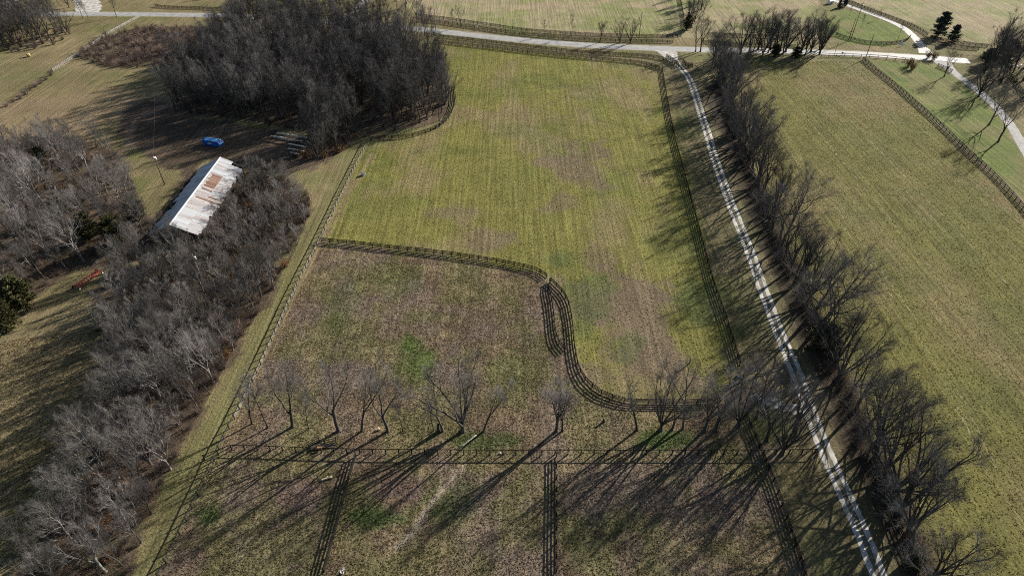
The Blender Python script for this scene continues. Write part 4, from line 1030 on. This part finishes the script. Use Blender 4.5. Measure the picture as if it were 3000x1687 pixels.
W7 = pole((2535, 174), 11, 'plain grey-brown utility pole where the lawn fences meet', False, False, False, False, .15)
W8 = pole((2443, 165), 6.5, 'short dark post at the road edge by the bank clump', False, False, False, False, .09)
W9 = pole((598, 832), 9.5, 'pole with a white transformer rising out of the scrub below the barn', False, False, True, True)
def wire(a, c, sag, label):
    pts = [a.lerp(c, i / 14) + Vector((0, 0, -sag * 4 * (i / 14) * (1 - i / 14))) for i in range(15)]
    b = MB(); b.tube([q - a for q in pts], .011, 4)
    o = b.build('power_line', M['wire'], None, a); tag(o, label, 'wire')
wire(W2, at(-150, 640, 9), 2.0, 'power line running down from the slope pole past the grove')
wire(W3, W2, 3.0, 'power line strung over the dense wood between the two poles')
wire(W2, W1, 1.5, 'service wire from the slope pole to the barn yard lamp')
wire(W5, W7, .8, 'service wire between the transformer pole and the lawn corner pole')

# ------------------------------------------------------------------ small things
def place(px): return at(*px)
# white mineral tub tipped on its side
p = place((1064, 514)); t = thing('mineral_tub', 'white plastic mineral tub tipped over in the main field near the long fence', 'tub', (p.x, p.y, .5), R(40)); t.rotation_euler = (R(68), R(8), R(40))
MB().tube([(0, 0, -.5), (0, 0, .5)], [.45, .62], 16, False).build('shell', M['white'], t); MB().tube([(0, 0, -.5), (0, 0, -.45)], [.45, .45], 16).build('bottom', M['white'], t); MB().tube([(0, 0, .45), (0, 0, .53)], [.66, .66], 16, False).build('rim', M['white'], t)
for px, s, lb in [((1003, 1678), 1.35, 'larger white bucket in the grass by the cross fence'), ((1008, 1667), .8, 'smaller white bucket in the grass by the cross fence')]:
    p = place(px); t = thing('bucket', lb, 'bucket', p, .4, 'white buckets', s)
    MB().tube([(0, 0, .01), (0, 0, .42)], [.17, .22], 14, False).build('shell', M['white'], t); MB().tube([(0, 0, .30), (0, 0, .33)], [.195, .195], 14).build('feed', M['stone'], t); MB().tube([(0, 0, .39), (0, 0, .43)], [.235, .235], 14, False).build('rim', M['white'], t)
    MB().tube([(.22 * math.cos(a), .05, .4 + .2 * math.sin(a)) for a in [i * math.pi / 8 for i in range(9)]], .012, 5).build('handle', M['metal'], t)
p = place((1466, 1328)); t = thing('salt_block', 'white salt block at the foot of the one-board fence', 'salt block', p, .3); b = MB(); b.box((0, 0, .13), (.3, .24, .26)); b.box((0, 0, .275), (.22, .16, .03)); b.build('block', M['white'], t)
def log(px0, px1, r, label, mat='log', zz=None, group=None):
    a, c = at(*px0), at(*px1); d = c - a; h = d.length / 2; m = (a + c) / 2; rn = random.Random(int(px0[0]))
    t = thing('log', label, 'log', (m.x, m.y, r), math.atan2(d.y, d.x), group)
    pts = [(-h + 2 * h * i / 6, rn.uniform(-.06, .06), rn.uniform(-.02, .04)) for i in range(7)]
    MB().tube(pts, [r * rn.uniform(.85, 1.1) for _ in pts], 9).build('stem', M[mat], t, smooth=True)
    MB().tube([pts[3], (pts[3][0] + .35, .35, .25)], [r * .5, r * .3], 7).build('stub', M[mat], t, smooth=True)
log((940, 1408), (974, 1398), .2, 'tan broken log lying beside the cross fence', 'log')
log((2132, 1140), (2166, 1116), .24, 'pale fallen trunk lying across the gate opening', 'pole_grey')
log((1395, 1275), (1350, 1310), .12, 'thin pale fallen branch between the tree row and the fence', 'pole_grey')
log((1100, 1262), (1113, 1258), .22, 'small tan log under the bushy-topped tree', 'log')
log((2155, 1103), (2172, 1110), .28, 'white-barked chunk of trunk at the end of the long fence', 'bark_pale')
def stub(px, h, r, label, mat):
    p = at(*px); t = thing('stump', label, 'stump', p, 1.0)
    MB().tube([(0, 0, -.1), (.02, 0, h * .5), (.05, .03, h)], [r * 1.25, r, r * .9], 10).build('stem', M[mat], t, smooth=True)
    MB().tube([(.05, .03, h), (.08, .05, h + .12)], [r * .5, r * .1], 6).build('splinter', M['log'], t)
stub((1768, 1236), 1.0, .24, 'short black stump alone in the grass below the curved fence', 'pole')
stub((2020, 1064), 1.9, .13, 'lone grey post standing on a bare patch of the main field', 'pole_grey')
stub((1285, 1262), 2.4, .26, 'tall jagged broken stump among the tree row', 'bark')
# broken hay rack
p = place((945, 1302)); t = thing('hay_rack', 'collapsed dark wooden hay rack against the one-board fence', 'hay rack', p, R(8))
for dx, rot in ((-1.6, .55), (1.5, -.35)):
    Mx = Matrix.Translation((dx, .3, .55)) @ Matrix.Rotation(rot, 4, 'Z') @ Matrix.Rotation(R(52), 4, 'X')
    for k in range(5): b = MB(); b.box((0, -.7 + k * .35, 0), (2.3, .14, .05), Mx); b.build('slat', M['wood'], t)
    for s in (-1, 1): b = MB(); b.box((s * 1.1, 0, .05), (.14, 1.9, .1), Mx); b.build('upright', M['wood'], t)
b = MB(); b.box((0, -.6, .22), (4.2, .9, .1), Matrix.Rotation(.06, 4, 'Y')); b.build('fallen_floor', M['wood'], t)
b = MB(); b.box((-.5, -1.1, .45), (.9, .5, .06), Matrix.Rotation(.3, 4, 'Y')); b.build('loose_panel', M['leaf_brown'], t)
b = MB(); b.box((-.3, .2, .9), (.12, .12, 2.0), Matrix.Rotation(.5, 4, 'Y')); b.build('prop', M['pole_grey'], t)
# red implements
def implement(px, rz, n, label):
    p = at(*px); t = thing('hay_implement', label, 'farm implement', p, rz)
    for s in (-1, 1): MB().box((0, s * .75, .75), (n * .75, .12, .14)).build('side_rail', M['red'], t)
    for i in range(n):
        x = -n * .375 + .375 + i * .75
        MB().box((x, 0, .83), (.10, 1.5, .08)).build('crossbar', M['red'], t)
        MB().tube([(x + .1, -.4, .8), (x + .2, -.4, .1)], .03, 5).build('tine', M['red'], t)
        MB().tube([(x + .1, .4, .8), (x + .2, .4, .1)], .03, 5).build('tine', M['red'], t)
    for x in (-n * .36, n * .33):
        for s in (-1, 1):
            w_ = MB().tube([(x, s * .9, .42), (x, s * 1.12, .42)], .42, 16).build('wheel', M['fence'], t); MB().tube([(0, s * .9, .42), (0, s * 1.15, .42)], .24, 12).build('hub', M['white'], w_, (x, 0, 0))
            MB().box((x, s * .84, .58), (.1, .1, .34)).build('wheel_arm', M['red'], t)
implement((262, 822), R(70), 10, 'red wheeled hay implement parked at the meadow edge of the grove')
implement((492, 838), R(28), 7, 'red frame of a farm implement half hidden in the scrub')
# round bale
p = place((85, 167)); t = thing('round_bale', 'single tan round hay bale in the lane field', 'hay bale', (p.x, p.y, .75), R(30))
b = MB(); b.tube([(-.65, 0, 0), (-.6, 0, 0), (-.2, 0, 0), (.2, 0, 0), (.6, 0, 0), (.65, 0, 0)], [.62, .74, .76, .75, .74, .62], 22); b.build('roll', M['hay'], t, smooth=True)
for s in (-.3, .3): MB().tube([(s - .02, 0, 0), (s + .02, 0, 0)], .768, 22, False).build('twine', M['log'], t)
# estate board
p = place((2640, 137)); t = thing('sign_board', 'blank pale blue board on two posts below the loop fence', 'sign', p, R(25))
b = MB(); b.box((0, 0, 1.25), (2.3, .06, 1.3), Matrix.Rotation(R(-18), 4, 'X')); b.build('panel', M['sign'], t)
for s in (-.95, .95): MB().box((s, .1, .75), (.12, .12, 1.6)).build('post', M['white'], t)
# mailbox
p = place((2466, 163)); t = thing('mailbox', 'black mailbox on a post at the road edge', 'mailbox', p, R(5))
MB().box((0, 0, .5), (.12, .12, 1.1)).build('post', M['fence'], t)
b = MB(); b.tube([(-.35, 0, 1.22), (.35, 0, 1.22)], .19, 12); b.box((0, 0, 1.14), (.7, .36, .16)); b.build('box', M['fence'], t); MB().box((.1, .2, 1.36), (.18, .02, .1)).build('flag', M['red'], t)
# keypad post at the drive entrance
p = place((2041, 205)); t = thing('keypad_post', 'entry keypad post with a pale cap beside the drive entrance', 'keypad', p, .5)
MB().box((0, 0, .55), (.12, .12, 1.2)).build('post', M['fence'], t); MB().box((0, 0, 1.2), (.5, .35, .4)).build('housing', M['fence'], t); MB().box((0, 0, 1.43), (.6, .45, .05)).build('cap', M['white'], t)
# barrels in the end grove
for i, px in enumerate([(2957, 196), (2966, 198), (2976, 199), (2988, 197)]):
    p = at(*px); t = thing('barrel', 'white plastic barrel standing in the shade of the end grove', 'barrel', p, i, 'white barrels in the grove')
    MB().tube([(0, 0, .02), (0, 0, .1), (0, 0, .35), (0, 0, .65), (0, 0, .9), (0, 0, .98)], [.3, .34, .36, .36, .34, .3], 14).build('drum', M['white'], t, smooth=True)
    MB().tube([(.12, 0, .97), (.12, 0, 1.02)], .06, 8).build('bung', M['fence'], t)
# white well house at the top of the side drive
p = place((2432, 12)); t = thing('well_house', 'tiny white well house beside the top of the side drive', 'shed', p, R(20))
MB().box((0, 0, .8), (2.6, 1.8, 1.6)).build('wall', M['white'], t)
b = MB(); b.add([(-1.45, -1.1, 1.6), (1.45, -1.1, 1.6), (1.45, 1.1, 1.6), (-1.45, 1.1, 1.6), (-1.45, 0, 2.25), (1.45, 0, 2.25)], [(0, 1, 5, 4), (2, 3, 4, 5), (0, 4, 3), (1, 2, 5), (3, 2, 1, 0)]); b.build('roof', M['white'], t)
MB().box((0, -.92, .7), (.7, .04, 1.3)).build('door', M['fence_grey'], t)
